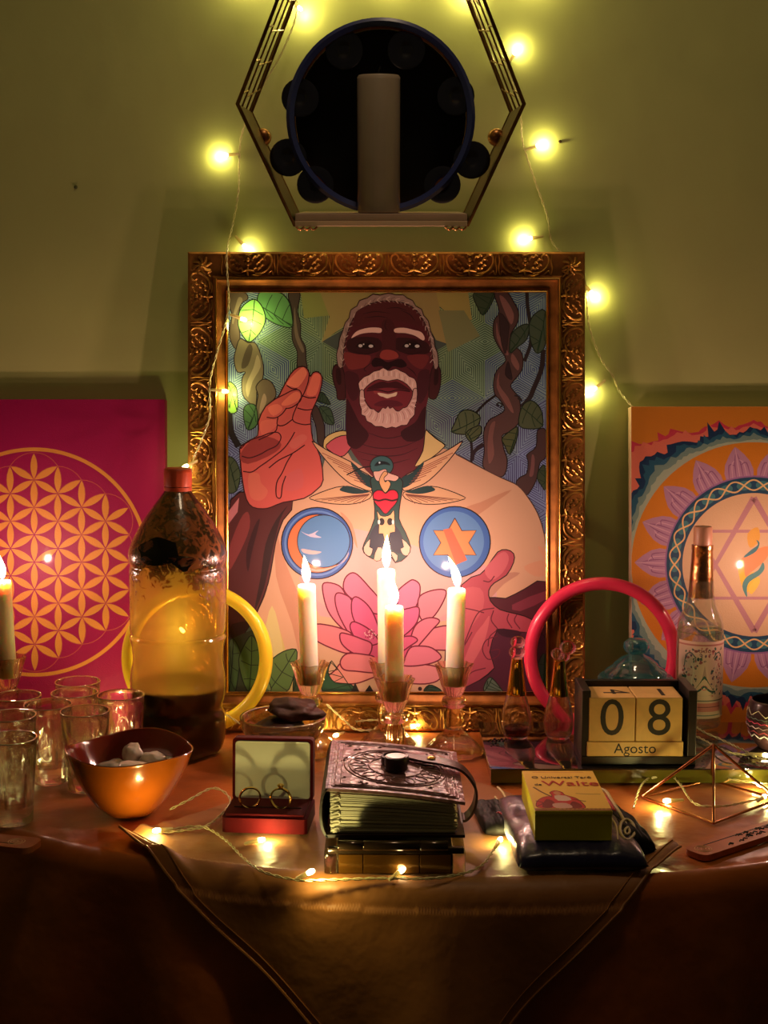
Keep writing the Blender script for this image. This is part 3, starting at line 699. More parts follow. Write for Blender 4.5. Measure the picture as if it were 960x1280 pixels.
for z, q in ((ZA, [(360, 910), (390, 890), (450, 860), (510, 830), (560, 825), (582, 860), (570, 910), (510, 955), (460, 965)]), (ZA, [(470, 960), (430, 1010), (380, 1035), (320, 1030)]),
             (ZA, [(640, 700), (630, 770), (600, 850), (570, 900), (540, 960), (515, 1030), (530, 1065), (600, 1085), (650, 1080)]), (ZA, [(590, 870), (640, 885), (690, 880)]), (ZA, [(550, 960), (610, 975), (665, 970)]),
             (ZA, [(470, 790), (510, 815), (550, 815)]), (ZA, [(405, 1030), (400, 1085), (450, 1090), (515, 1045)]), (ZA, [(400, 1090), (380, 1140), (260, 1200)]), (ZC, [(220, 150), (290, 80), (400, 40), (480, 10), (550, 5), (578, 50), (540, 120), (460, 160), (390, 200), (300, 230), (230, 215)]),
             (ZC, [(240, 350), (320, 355), (400, 300), (500, 230), (600, 150), (660, 70), (700, 0)]), (ZC, [(470, 320), (560, 250), (680, 190), (790, 115)]), (ZC, [(680, 190), (630, 270), (590, 360), (540, 450), (535, 560), (560, 590), (580, 570), (590, 480), (620, 390)])):
    A.line(q, 1.4, ln, z=z)
# thumb tip, collar, neck, head
A.poly([(215, 955), (150, 960), (90, 990), (72, 1030), (90, 1075), (230, 1010)], (220, 176, 104), 3, 1.2, z=ZH)
A.poly([(190, 540), (195, 440), (225, 330), (260, 230), (330, 165), (420, 130), (520, 130), (620, 160), (690, 230), (735, 330), (757, 440), (765, 540), (748, 640), (742, 720), (722, 800), (716, 960), (740, 1060), (690, 1150), (600, 1240), (480, 1260), (380, 1240), (300, 1150), (250, 1080), (217, 1000), (215, 760), (200, 660)], (92, 32, 36), 2, z=ZH)
A.poly([(408, 556), (420, 547), (432, 544), (441, 547), (441, 555), (434, 566), (425, 571), (410, 562)], (206, 84, 88), 2, 1.2)
A.poly([(716, 955), (740, 965), (780, 1000), (837, 1040), (825, 1065), (760, 1120), (650, 1180), (700, 1080)], (226, 180, 112), 3, 1.2, z=ZH)
for q in ([(240, 1010), (400, 1060), (560, 1055), (700, 1000)], [(280, 1080), (420, 1110), (560, 1105), (670, 1060)], [(310, 1130), (480, 1160), (620, 1130)], [(340, 960), (480, 1000), (640, 960)]):
    A.line(q, 1.1, (58, 20, 28), z=ZH, taper=True)
A.poly([(217, 760), (250, 800), (300, 900), (360, 980), (300, 1060), (250, 1060), (217, 1000)], (62, 22, 26), 3, z=ZH); A.poly([(720, 800), (690, 830), (650, 900), (560, 960), (600, 1020), (700, 1000), (716, 900)], (58, 22, 26), 3, z=ZH)
for q in ([(185, 545), (150, 535), (130, 570), (135, 640), (155, 700), (160, 750), (190, 757), (212, 740), (205, 600)], [(765, 545), (800, 545), (814, 600), (808, 680), (785, 745), (755, 752), (738, 730), (745, 620)]):
    A.poly(q, (70, 28, 28), 3, 1.2, z=ZH)
A.poly([(155, 560), (180, 570), (185, 650), (165, 660), (150, 610)], (44, 18, 18), 3, z=ZH); A.poly([(775, 570), (798, 570), (796, 650), (770, 660)], (44, 18, 18), 3, z=ZH)
hair = [(165, 545), (155, 470), (168, 420), (175, 370), (195, 320), (210, 270), (235, 240), (245, 190), (285, 165), (300, 130), (350, 115), (385, 90), (430, 97), (480, 84), (530, 95), (575, 95), (600, 115), (635, 130), (655, 165), (692, 185), (705, 225), (735, 260), (750, 330), (770, 370), (775, 420), (792, 460), (798, 545), (772, 560), (757, 440), (735, 330), (690, 230), (620, 160), (520, 135), (420, 135), (330, 172), (262, 240), (225, 330), (200, 440), (193, 550)]
A.poly(hair, (148, 112, 96), 2, 1.0, z=ZH)
for k in range(34):
    a = pi * (1.04 - k / 33 * 1.08); x = 478 + 300 * cos(a); y = 480 - 375 * sin(a)
    A.line([(x, y), (x + 22 * cos(a + 1.7) - 12 * cos(a), y - 22 * sin(a + 1.7) + 12 * sin(a)), (x - 30 * cos(a), y + 34 * sin(a))], .9, (188, 150, 130) if k % 2 else (112, 80, 70), z=ZH)
# face modelling of the painted head
dk = (52, 20, 22); rd = (122, 44, 40)
for q, c in (([(280, 200), (400, 150), (560, 150), (660, 210), (690, 290), (600, 270), (480, 250), (350, 270), (270, 300)], (76, 28, 28)), ([(225, 380), (300, 360), (420, 370), (440, 440), (330, 470), (230, 450)], dk), ([(520, 370), (640, 370), (730, 400), (740, 460), (640, 470), (530, 440)], dk),
             ([(200, 460), (290, 470), (370, 480), (350, 540), (300, 560), (230, 560)], rd), ([(600, 480), (700, 470), (740, 490), (700, 560), (640, 540)], (112, 40, 38)), ([(210, 580), (280, 590), (300, 640), (290, 740), (250, 760), (215, 680)], (72, 26, 30)), ([(670, 590), (740, 570), (735, 690), (690, 780), (665, 740)], (70, 26, 30)),
             ([(445, 260), (500, 250), (530, 330), (530, 440), (560, 480), (480, 500), (400, 480), (440, 430), (440, 330)], (72, 26, 28)), ([(440, 450), (480, 440), (530, 455), (545, 490), (480, 505), (430, 490)], (146, 54, 46)), ([(375, 520), (400, 490), (440, 500), (480, 520), (540, 500), (575, 505), (600, 540), (560, 555), (510, 545), (480, 570), (440, 545), (390, 550)], (38, 14, 18))):
    A.poly(q, c, 3, z=ZH)
for q in ([(320, 215), (400, 200), (490, 210)], [(330, 240), (420, 230), (480, 240)], [(470, 250), (460, 290), (475, 320)], [(560, 190), (620, 220), (650, 260)], [(345, 580), (330, 560), (380, 520)], [(600, 550), (640, 580), (660, 610)], [(470, 180), (540, 175), (600, 195)]):
    A.line(q, 1.2, (44, 16, 20), z=ZH, taper=True)
for cx_ in (338, 630):
    A.disc(390 + cx_ / 5.053, 350 + 414 / 5.053, 11, 4.0, (24, 10, 12), n=20); A.line([(cx_ - 60, 425), (cx_ - 30, 392), (cx_ + 20, 388), (cx_ + 62, 425)], 1.2, (26, 10, 12), z=ZH)
    A.disc(390 + (cx_ - 32) / 5.053, 350 + 416 / 5.053, 2.6, 2.0, (206, 180, 164), n=10); A.disc(390 + (cx_ + 34) / 5.053, 350 + 418 / 5.053, 3, 2.0, (206, 180, 164), n=10); A.disc(390 + (cx_ - 12) / 5.053, 350 + 406 / 5.053, 1, 1, (240, 225, 210), n=8)
    A.line([(cx_ - 80, 450), (cx_, 470), (cx_ + 70, 450)], 1.2, (40, 14, 18), z=ZH, taper=True)
wh = (226, 168, 146)
A.poly([(248, 368), (275, 330), (320, 310), (380, 300), (437, 306), (433, 334), (380, 332), (320, 338), (280, 352)], wh, 3, z=ZH); A.poly([(523, 308), (580, 302), (640, 315), (690, 330), (712, 365), (700, 382), (650, 352), (590, 336), (525, 332)], wh, 3, z=ZH)
A.poly([(325, 690), (380, 650), (430, 628), (480, 640), (540, 628), (600, 660), (637, 700), (632, 760), (595, 812), (550, 828), (510, 808), (450, 808), (410, 828), (370, 802), (332, 750)], (124, 42, 46), 2, z=ZH)
A.poly([(345, 690), (400, 655), (450, 640), (480, 650), (530, 640), (580, 665), (625, 700), (560, 690), (480, 680), (400, 690)], (66, 22, 26), 3, z=ZH)
A.line([(345, 700), (420, 695), (480, 708), (540, 695), (620, 705)], 1.3, (40, 12, 18), z=ZH)
A.poly([(390, 790), (430, 765), (480, 758), (540, 765), (575, 790), (520, 800), (440, 800)], (96, 32, 40), 3, z=ZH); A.poly([(390, 700), (440, 712), (400, 720)], (150, 60, 56), 3, z=ZH)
A.poly([(413, 713), (450, 716), (480, 722), (510, 716), (538, 708), (530, 732), (505, 738), (475, 748), (450, 738), (428, 732)], (232, 186, 150), 2, z=ZH)
mus = [(303, 700), (293, 655), (310, 630), (330, 612), (360, 600), (390, 578), (425, 570), (450, 555), (480, 572), (500, 570), (530, 560), (560, 575), (590, 588), (615, 610), (645, 622), (660, 650), (662, 690), (650, 725), (632, 700), (600, 660), (540, 628), (480, 640), (420, 628), (370, 652), (330, 690), (318, 712)]
A.poly(mus, wh, 2, 1.0, (60, 24, 26), z=ZH)
beard = [(303, 700), (328, 700), (333, 760), (368, 812), (390, 815), (420, 838), (440, 812), (450, 805), (465, 812), (480, 795), (492, 812), (510, 803), (530, 825), (550, 828), (575, 808), (600, 800), (632, 740), (640, 690), (664, 690), (662, 760), (650, 800), (648, 850), (620, 880), (600, 915), (565, 918), (530, 934), (505, 928), (470, 938), (440, 925), (400, 925), (375, 905), (345, 890), (335, 860), (312, 850), (312, 815), (300, 780)]
A.poly(beard, (220, 160, 140), 2, 1.0, (60, 24, 26), z=ZH)
for k in range(26):
    a = -.15 + (pi + .3) * k / 25; x = 482 + 150 * cos(a); y = 765 + 80 * sin(a)
    A.line([(x, y), (x + 12 * cos(a) + 5, y + 28 * sin(a)), (x + 28 * cos(a), y + 62 * sin(a))], .8, (240, 196, 176) if k % 2 else (170, 112, 100), z=ZH)
for k in range(20):
    x = 320 + k * 16.5; y = 655 - 70 * sin(pi * k / 19); A.line([(x, y + 20), (x + (x - 480) * .03, y - 14)], .7, (244, 200, 180) if k % 2 else (176, 120, 104), smooth=0, z=ZH)
# hummingbird with spread wings
fe = (240, 172, 122); tl_ = (38, 64, 62)
for m in (0, 1):
    f = (lambda q: [((905 - x), y) for x, y in q]) if m else (lambda q: q)
    tx = 0
    A.poly(f([(0, 385), (100, 345), (190, 325), (280, 345), (355, 362), (345, 400), (260, 430), (170, 434), (80, 425), (-10, 402)]), fe, 2, 1.1, z=ZW)
    A.poly(f([(165, 345), (210, 322), (300, 345), (345, 360), (270, 372), (200, 362)]), tl_, 3, z=ZW)
    A.poly(f([(0, 55), (60, 90), (130, 130), (235, 180), (290, 230), (370, 280), (355, 352), (290, 335), (230, 310), (170, 262), (110, 200), (55, 135)]), fe, 2, 1.2, z=ZW)
    A.poly(f([(235, 178), (300, 240), (372, 280), (365, 335), (320, 320), (280, 285), (250, 235)]), tl_, 3, z=ZW)
    for k in range(7): A.line(f([(250 + 12 * k, 215 + 16 * k), (60 + 32 * k, 125 + 27 * k)]), .9, (150, 70, 52), smooth=0, z=ZW)
    for k in range(8): A.line(f([(345, 372), (20 + 38 * k, 405 + 3.5 * k)]), .8, (130, 66, 50), smooth=0, z=ZW)
A.poly([(350, 290), (380, 268), (500, 268), (545, 300), (530, 420), (522, 520), (560, 600), (592, 690), (570, 745), (500, 785), (440, 700), (395, 765), (330, 742), (303, 700), (330, 630), (375, 520), (370, 400)], (50, 78, 70), 2, 1.2, z=ZW)
A.poly([(380, 560), (500, 560), (560, 690), (520, 730), (440, 690), (370, 740), (330, 690)], (44, 48, 60), 3, z=ZW)
for q in ([(350, 640), (345, 690), (365, 700), (350, 745), (318, 730), (310, 690)], [(540, 640), (590, 690), (575, 740), (545, 735), (530, 700), (550, 690)], [(395, 690), (430, 710), (410, 770), (370, 765)], [(470, 715), (515, 740), (500, 780)]): A.poly(q, (240, 186, 150), 2, .8, z=ZW)
A.disc(390 + 418 / 4.8, 540 + 203 / 4.8, 14.5, 12.5, (62, 96, 92), line=1.1); A.poly([(375, 205), (400, 175), (450, 180), (470, 200), (430, 195)], (26, 34, 36), 3, z=ZW); A.disc(390 + 405 / 4.8, 540 + 184 / 4.8, 1.2, 1.2, (220, 220, 210), n=8)
A.line([(355, 205), (290, 218), (208, 258)], 1.6, (30, 26, 28), z=ZW)
A.poly([(368, 240), (400, 235), (440, 222), (460, 245), (520, 268), (500, 295), (460, 290), (420, 295), (385, 290)], (244, 176, 150), 3, .8, z=ZW)
A.poly([(435, 235), (410, 270), (405, 310), (440, 365), (472, 315), (455, 290), (440, 300), (432, 275), (455, 250)], (244, 170, 110), 3, .9, z=ZW)
A.poly([(440, 492), (405, 455), (375, 420), (366, 375), (390, 350), (420, 352), (442, 368), (465, 350), (500, 350), (518, 378), (508, 420), (475, 460)], (226, 40, 62), 3, 1.1, z=ZW); A.line([(366, 402), (400, 412), (440, 404), (480, 412), (518, 402)], 2.2, (50, 10, 20), z=ZW)
A.poly([(388, 470), (410, 500), (440, 506), (470, 495), (492, 470), (496, 540), (498, 600), (470, 605), (455, 675), (440, 675), (425, 610), (400, 610), (402, 550)], (244, 180, 120), 2, .9, z=ZW)
for x in (418, 468): A.disc(390 + x / 4.8, 540 + 538 / 4.8, 3.6, 4.6, (30, 24, 26), n=14)
for x in (402, 486): A.disc(390 + x / 4.8, 540 + 540 / 4.8, 1.6, 3, (236, 226, 214), n=10)
# leaves along the bottom
lg = (70, 84, 46)
A.raw([(285, 800), (318, 786), (330, 800), (330, 866), (285, 866)], (62, 60, 44))
for z, q, c, t in ((ZD, [(75, 755), (70, 560), (75, 470), (100, 450), (140, 530), (130, 640), (110, 755)], lg, 3), (ZD, [(190, 755), (150, 680), (130, 570), (160, 490), (205, 430), (250, 510), (262, 600), (240, 690)], (84, 98, 50), 4),
                   (ZD, [(300, 755), (290, 650), (310, 580), (380, 525), (457, 510), (460, 580), (440, 680), (400, 755)], (94, 110, 56), 4), (ZD, [(200, 755), (230, 690), (270, 650), (300, 690), (310, 755)], (120, 128, 70), 2),
                   (ZD, [(440, 755), (460, 600), (490, 568), (520, 640), (500, 755)], (60, 72, 44), 2), (ZD, [(785, 755), (770, 710), (680, 700), (640, 640), (660, 575), (625, 640), (610, 755)], (50, 80, 54), 4), (ZE, [(200, 660), (225, 625), (270, 640), (285, 662)], (50, 74, 58), 1)):
    leaf(z, q, c, (30, 40, 26), tipi=t)
for q in ([(438, 866), (444, 853), (450, 866)], [(455, 866), (462, 856), (468, 866)]): A.raw(q, (30, 26, 26))
A.disc(525, 861, 2.6, 2.6, (60, 30, 34), n=12)
MP = MF @ Matrix.Translation((0, .0045, 0))
def pf(px, py, h):
    x, z = on_plane(min(X1 + 1, max(X0 - 1, px)), min(Y1 + 1, max(Y0 - 2, py)), MP); return (x, .0045 - h, z)
M_print = mat('glossy_print', (1, 1, 1), .5, vcol=True, spec=.4, coat=.12)
A.build('portrait_print', M_print, pf, fr)
print('art layers', A.n, 'faces', len(A.f))
# ================================================================== canvases left and right
M_paint = mat('acrylic_on_canvas', (1, 1, 1), .45, vcol=True, bump=.0004, bscale=900, spec=.5, coat=.15)
M_canvas_edge = mat('canvas_edge', rgb(225, 190, 160), .7, bump=.0003, bscale=900)
def canvas_root(name, label, cpx, dpx, ytop, cat='painting', ry=0, off=.0):
    pb = on_z(cpx, dpx, TZ); yb = pb.y
    # height so the top edge falls on the wanted row, leaning on the wall
    H = .40
    for _ in range(30):
        ln_ = math.asin(max(0, min(.4, (WALL_Y - .004 - .018 - yb - off) / H)))
        topz = TZ + .002 + H * cos(ln_); yy = yb + H * sin(ln_)
        want = on_y(cpx, ytop, yy).z; H += (want - topz)
    t = thing(name, label, cat, (pb.x, yb, TZ + .002), (-ln_, 0, 0)); bpy.context.view_layer.update()
    return t, t.matrix_world.copy(), H
lc, ML, HL = canvas_root('canvas_painting', 'magenta canvas with a gold flower-of-life circle, behind the drinking glasses', 44, 905, 499)
cw = on_plane(206.5, 640, ML)[0]; wL = cw
B().box(-wL, wL, 0, .018, 0, HL, .0015).build('stretched_canvas', mat('magenta_canvas_edge', rgb(170, 20, 80), .6, bump=.0003, bscale=900), lc)
A = Art(.55)
mg = (134, 12, 66, 1); gd = (222, 150, 66, 1)
def sq(x, z): return (x, z)
AL = Art()
px0 = 44; top = 499
sL = wL / (206.5 - px0)
def lf(px, py, h): return ((px - px0) * sL, -.0004 - h, HL - (py - top) * sL)
AL.raw([(px0 - 162.4, top + .3), (px0 + 162.4, top + .3), (px0 + 162.4, top + HL / sL), (px0 - 162.4, top + HL / sL)], (158, 14, 82, 1))
cy0 = 701; Rb = 140
ring = [(px0 + Rb * cos(k * pi / 60), cy0 + Rb * sin(k * pi / 60)) for k in range(121)]
AL.line(ring, 4.6, gd, smooth=0)
r = 34.0
lat = []
for i in range(-5, 6):
    for j in range(-5, 6):
        x = (i + j / 2) * r; y = j * r * .8660254
        lat.append((i, j, y, x))        # rotated 30 degrees: columns upright
def ringno(i, j): return max(abs(i), abs(j), abs(i + j))
P = {(i, j): (px0 + x, cy0 + y) for i, j, x, y in lat}
dirs = [(1, 0), (0, 1), (-1, 1)]
for (i, j), (x, y) in P.items():
    for (a_, b_) in dirs:
        q = (i + a_, j + b_)
        if q not in P: continue
        # the two lattice points that see this edge
        n1 = {(1, 0): ((0, 1), (1, -1)), (0, 1): ((1, 0), (-1, 1)), (-1, 1): ((0, 1), (-1, 0))}[(a_, b_)]
        c1, c2 = [(i + e_[0], j + e_[1]) for e_ in n1]
        if not (ringno(i, j) <= 3 or ringno(*q) <= 3): continue
        x2, y2 = P[q]; dx, dy = x2 - x, y2 - y; pts = []
        for s_ in (1, -1):
            for k in range(8):
                t = k / 8 if s_ == 1 else 1 - k / 8
                h = s_ * (sqrt(1 - (t - .5) ** 2) - .8660) * .93
                pts.append((x + dx * (.03 + .94 * t) - dy * h, y + dy * (.03 + .94 * t) + dx * h))
        AL.raw(pts, gd)
for (i, j), (x, y) in P.items():
    if ringno(i, j) == 3:
        AL.line([(x + r * cos(k * pi / 16), y + r * sin(k * pi / 16)) for k in range(33)], .8, (196, 100, 70, 1), smooth=0)
AL.build('painted_pattern', M_paint, lf, lc, 3e-6)

rc_, MR, HR = canvas_root('canvas_painting', 'round mandala painting with lilac petals and a star, behind the tall label bottle', 945, 908, 508)
wR = -on_plane(789, 640, MR)[0]
B().box(-wR, wR, 0, .020, 0, HR, .001).build('stretched_canvas', M_canvas_edge, rc_)
sR = wR / (945 - 789)
def rf(px, py, h): return (max(-wR + .0003, min(wR - .0003, (px - 945) * sR)), -.0004 - h, max(.0005, min(HR - .0003, HR - (py - 508) * sR)))
AR = Art(); cx, cy = 943, 707
AR.raw([(789, 508), (1101, 508), (1101, 508 + HR / sR), (789, 508 + HR / sR)], (214, 134, 40, 1))
def dist(a):                     # rounded square outline
    return 185 / max(abs(cos(a)), abs(sin(a))) ** .55
rnd = random.Random(3)
def blob(base, jit, col, n=240, k=.0, spike=1):
    pts = []
    for i in range(n):
        a = 2 * pi * i / n; d = base + (dist(a) - 185) * k + jit * (rnd.random() ** 2) * (1 if i % spike == 0 else .25) + jit * .25 * sin(a * 23)
        pts.append((cx + d * cos(a), cy + d * sin(a)))
    AR.raw(pts, col)
blob(176, 14, (205, 60, 84, 1), k=.9, spike=3)
blob(172, 10, (226, 120, 96, 1), k=.9, spike=2)
blob(167, 17, (24, 54, 90, 1), k=.55, spike=3); blob(163, 12, (40, 92, 116, 1), k=.4, spike=2)
blob(160, 5, (120, 150, 140, 1), k=.28); blob(156, 3, (170, 186, 160, 1), k=.18)
AR.disc(cx, cy, 154, 154, (216, 134, 34, 1), n=90)
for k in range(18):
    a = radians(99 + 20 * k); tipr = 150; pts = []
    for t, w_ in ((.0, 17), (.25, 18.5), (.5, 16), (.75, 9.5), (.92, 3.4), (1.0, 0)):
        pts.append((108 + (tipr - 108) * t, w_))
    full = pts + [(a_, -b_) for a_, b_ in pts[::-1][1:]]
    AR.raw([(cx + d * cos(a) + b_ * sin(a), cy - d * sin(a) + b_ * cos(a)) for d, b_ in full], (188, 140, 170, 1))
    for m in range(7):
        off = (m - 3) * 4.6; r1 = 148 - abs(off) * 1.6
        AR.line([(cx + d * cos(a) + o_ * sin(a), cy - d * sin(a) + o_ * cos(a)) for d, o_ in ((109, off), (128, off * .8), (r1, off * .25))], 1.5, ((150, 96, 138, 1), (214, 170, 190, 1))[m % 2], smooth=3, taper=True)
AR.disc(cx, cy, 112, 112, (154, 110, 160, 1), n=80); AR.disc(cx, cy, 110, 110, (30, 74, 104, 1), n=80); AR.disc(cx, cy, 90, 90, (222, 184, 140, 1), n=80)
for k in range(26):
    a = 2 * pi * k / 26; AR.disc(cx + 100 * cos(a), cy + 100 * sin(a), 9.5, 6, (66, 126, 132, 1), n=16, rot=a + pi / 2)
for ph in (0, pi):
    AR.line([(cx + (100 + 6.4 * sin(13 * t + ph)) * cos(t), cy + (100 + 6.4 * sin(13 * t + ph)) * sin(t)) for t in [2 * pi * i / 364 for i in range(365)]], 1.9, (232, 196, 130, 1), smooth=0)
for s_ in (1, -1):
    tri = [(cx + 84 * cos(a), cy - s_ * 84 * sin(a)) for a in (pi / 2, pi / 2 + 2 * pi / 3, pi / 2 + 4 * pi / 3)]
    tri += [tri[0], tri[1]]
    AR.line(tri[:4] if True else tri, 7.5, (190, 134, 140, 1), smooth=0)
for q, c in (([(935, 668), (948, 660), (950, 676), (938, 686)], (230, 170, 60, 1)), ([(927, 700), (940, 690), (962, 684), (958, 700), (940, 716), (930, 724), (925, 712)], (240, 150, 90, 1)), ([(922, 706), (930, 702), (932, 722), (942, 716), (948, 728), (934, 742), (928, 736)], (250, 196, 40, 1)), ([(936, 736), (948, 722), (950, 730), (940, 744)], (248, 206, 70, 1)),
             ([(930, 697), (940, 688), (948, 682), (946, 676), (950, 680), (946, 690), (934, 697)], (50, 120, 130, 1)), ([(934, 748), (928, 734), (934, 722), (948, 714), (954, 704), (956, 712), (950, 720), (938, 728), (934, 736)], (70, 140, 140, 1))):
    AR.poly(q, c, 3)
AR.build('painted_mandala', M_paint, rf, rc_, 3e-6)

# ================================================================== candles in cut glass holders
M_holder = solid_glass('amber_tinted_cut_glass', (1, .94, .78), 0.0, 1.52, .3)
M_flame = emitter('candle_flame', (1, .9, .6), 9, .1, grad=.03)
hl = thing('candle_holder', 'x', 'candle holder', group='cut glass candle holders')
def flute(n, amp):
    return lambda a, r, z: r * (1 + amp * cos(n * a))
prof = [(0, 0), (.031, 0), (.033, .002), (.030, .006), (.020, .016), (.012, .024), (.0085, .028)]
B().lathe([(1e-6, 0)] + prof[1:], 40, lambda a, r, z: r * (1 + .05 * cos(10 * a))).build('foot', M_holder, hl, True, 60)
B().lathe([(.0085, .0278), (.0095, .030), (.0105, .034), (.0105, .046), (.0085, .050), (.008, .052)], 40, flute(8, .07)).build('stem', M_holder, hl, True, 60)
B().lathe([(.008, .0518), (.0125, .054), (.0140, .058), (.0125, .0625), (.008, .065)], 32, flute(10, .03)).build('knob', M_holder, hl, True, 60)
B().lathe([(.008, .0648), (.0105, .069), (.0135, .078), (.0165, .090), (.0195, .099), (.0205, .101), (.0185, .1012), (.0150, .096), (.0118, .089), (.0112, .078), (1e-5, .077)], 64, flute(8, .085)).build('cup', M_holder, hl, True, 60)
def candle(px, ytop, pos, dia, label, fl, lean, hz, tail=(0, 0)):
    """a candle standing in the holder cup; its top on row ytop"""
    zt = on_y(px, ytop, pos.y).z; L = zt - (TZ + hz)
    t = thing('candle', label, 'candle', (pos.x, pos.y, TZ + hz), (0, lean, 0), 'lit white candles')
    b = B(); r = dia / 2
    b.lathe([(1e-6, 0), (r * .96, 0), (r, .001), (r * .985, L * .5), (r, L - .004), (r * .93, L - .0012), (r * .8, L - .0006), (r * .45, L - .0022), (1e-6, L - .0026)], 28, lambda a, rr, z: rr * (1 + .012 * sin(3 * a + z * 60)))
    b.build('wax', M_wax, t, True, 50)
    B().tube([(0, 0, L - .003), (.0002, 0, L + .002), (.0008, 0, L + .0055)], .0006, 6).build('wick', M_wick, t, True)
    # the flame
    h = fl; pr = [(1e-6, 0), (.0024, h * .05), (.0039, h * .16), (.0048, h * .30), (.0047, h * .42), (.0038, h * .58), (.0026, h * .74), (.0013, h * .89), (1e-6, h)]
    b = B().lathe(pr, 20); 
    for v in b.v:
        q = v.z / h; v.x += tail[0] * q * q; v.y += tail[1] * q * q; v.x *= 1
    f = b.build('flame', M_flame, t, True, 80); f.location = (.0004, 0, L + .0012)
    lp = lamp('flame_light', (.0004 + tail[0] * .2, 0, L + .0012 + h * .42), CANDLE_W, CANDLE_C, .004, t)
    return t
CS = [  # px holder, base row, candle px, candle top row, label bits, flame height, lean, tail
    (388, 941, 384, 730, 'lit white candle on the left of the group, behind the stone dish', .031, -.028, (-.002, 0), 'cut glass holder of the left candle, behind the stone dish'),
    (484, 936, 482, 711, 'lit white candle at the back of the middle pair, tallest of the group', .037, -.01, (.001, 0), 'cut glass holder at the back of the middle pair'),
    (493, 965, 491, 757, 'lit white candle at the front of the middle pair, just behind the leather book', .031, -.005, (-.004, 0), 'cut glass holder at the front of the middle pair, behind the leather book'),
    (567, 943, 570, 735, 'lit white candle on the right of the group, its flame blown sideways', .034, .022, (-.011, 0), 'cut glass holder of the right candle, wide foot in view'),
    (985, 917, 985, 728, 'lit white candle added on the black tray, unseen past the right edge of the view', .030, .01, (.001, 0), 'cut glass holder added on the black tray, unseen past the right edge'),  # unseen candle set from a canvas glare, added to light the right side
    (13, 931, 7, 725, 'lit white candle at the far left edge, in front of the magenta canvas', .030, -.03, (-.003, 0), 'cut glass holder at the far left edge, behind the drinking glasses'),
]
FLP = []
for i, (hx, hy, cxp, ct, lab, fh, lean, tail, hlab) in enumerate(CS):
    p = on_z(hx, hy, TZ + (.018 if hx > 900 else 0)); zo = .018 if hx > 900 else 0
    if i == 0: hl.location = (p.x, p.y, TZ + .002); hl['label'] = hlab
    else: copy_thing(hl, hlab, (p.x, p.y, TZ + .002 + zo), (0, 0, .3 * i))
    candle(cxp, ct, p, .0202, lab, fh, lean, .0795 + zo, tail)

# ================================================================== hexagonal shelf with the hand drum
SH_T = radians(6.5)
pf_ = on_y(476, 280, 1.455)                       # front bottom edge
shf = thing('hexagonal_shelf', 'hexagonal metal lattice wall shelf holding a drum and an unlit pillar candle', 'shelf', (pf_.x, pf_.y, pf_.z), (SH_T, 0, 0)); bpy.context.view_layer.update()
MS = shf.matrix_world.copy(); SD = .15
M_brass = mat('dark_brass', rgb(170, 120, 74), .3, 1.0, var=.4, vscale=60)
M_board = mat('greyish_board', rgb(214, 180, 160), .5, var=.1, vscale=30)
hexp = [on_plane(x, y, MS) for x, y in ((297, 130), (368, 281), (585, 281), (655, 130), (592, -34), (360, -34))]
k_ = [Vector((x, 0, z)) for x, z in hexp]
rw = .0021
for (yy, rr) in ((0, rw * 1.15), (SD, rw)):
    B().tube([v + Vector((0, yy, 0)) for v in k_], rr, 6, True).build('hexagon_rim', M_brass, shf, True)
def side_rods(i, j, fr_=(.33, .66)):
    a, b_ = k_[i], k_[j]
    for f in fr_: B().tube([a + Vector((0, SD * f, 0)), b_ + Vector((0, SD * f, 0))], .0011, 5).build('lattice_rod', M_brass, shf, True)
for (i, j) in ((0, 5), (3, 4), (4, 5)): side_rods(i, j, (.3, .6, .85))
for (i, j) in ((0, 5), (3, 4)):
    a, b_ = k_[i], k_[j]
    for q, (t0, t1) in enumerate(((.08, .20), (.33, .44), (.60, .70), (.86, .95))):
        B().tube([a.lerp(b_, t0) + Vector((0, SD * .3, 0)), a.lerp(b_, t1) + Vector((0, SD, 0))], .0011, 5).build('lattice_rod', M_brass, shf, True)
        B().tube([a.lerp(b_, t0) + Vector((0, 0, 0)), a.lerp(b_, (t0 + t1) / 2 - .01) + Vector((0, SD * .3, 0))], .0011, 5).build('lattice_rod', M_brass, shf, True)
M_sheet = mat('brass_sheet', rgb(112, 82, 46), .35, 1.0, var=.3, vscale=30, bump=.0006, bscale=50)
for (i, j) in ((0, 1), (3, 2)):
    a, b_ = k_[i], k_[j]; n = (b_ - a).cross(Vector((0, 1, 0))).normalized() * .0006
    vs = [a + n, b_ + n, b_ + n + Vector((0, SD, 0)), a + n + Vector((0, SD, 0))]; vs += [v - n * 2 for v in vs]
    B().add(vs, [[0, 1, 2, 3], [7, 6, 5, 4], [0, 4, 5, 1], [1, 5, 6, 2], [2, 6, 7, 3], [3, 7, 4, 0]]).build('side_sheet', M_sheet, shf)
x1, x2 = hexp[1][0], hexp[2][0]; zb0 = hexp[1][1]
B().box(x1 + .001, x2 - .001, -.002, SD, zb0 + .004, zb0 + .0115, .0006).build('shelf_board', M_board, shf)
B().box(x1 + .001, x2 - .001, -.003, .004, zb0 - .0015, zb0 + .004, .0006).build('lit_edge_strip', mat('painted_lit_edge', rgb(240, 206, 172), .45), shf)  # candle glow on the board's lower front edge, painted as a paler strip
for xx in (x1 + .012, x2 - .014):
    b = B()
    for k in range(3): b.tube(cr([(xx - .010 + .007 * k, -.003, zb0 - .002), (xx - .006 + .007 * k, -.004, zb0 - .005), (xx - .002 + .007 * k, -.003, zb0 - .002)], 4), .0011, 5)
    b.build('scroll_foot', M_brass, shf, True)
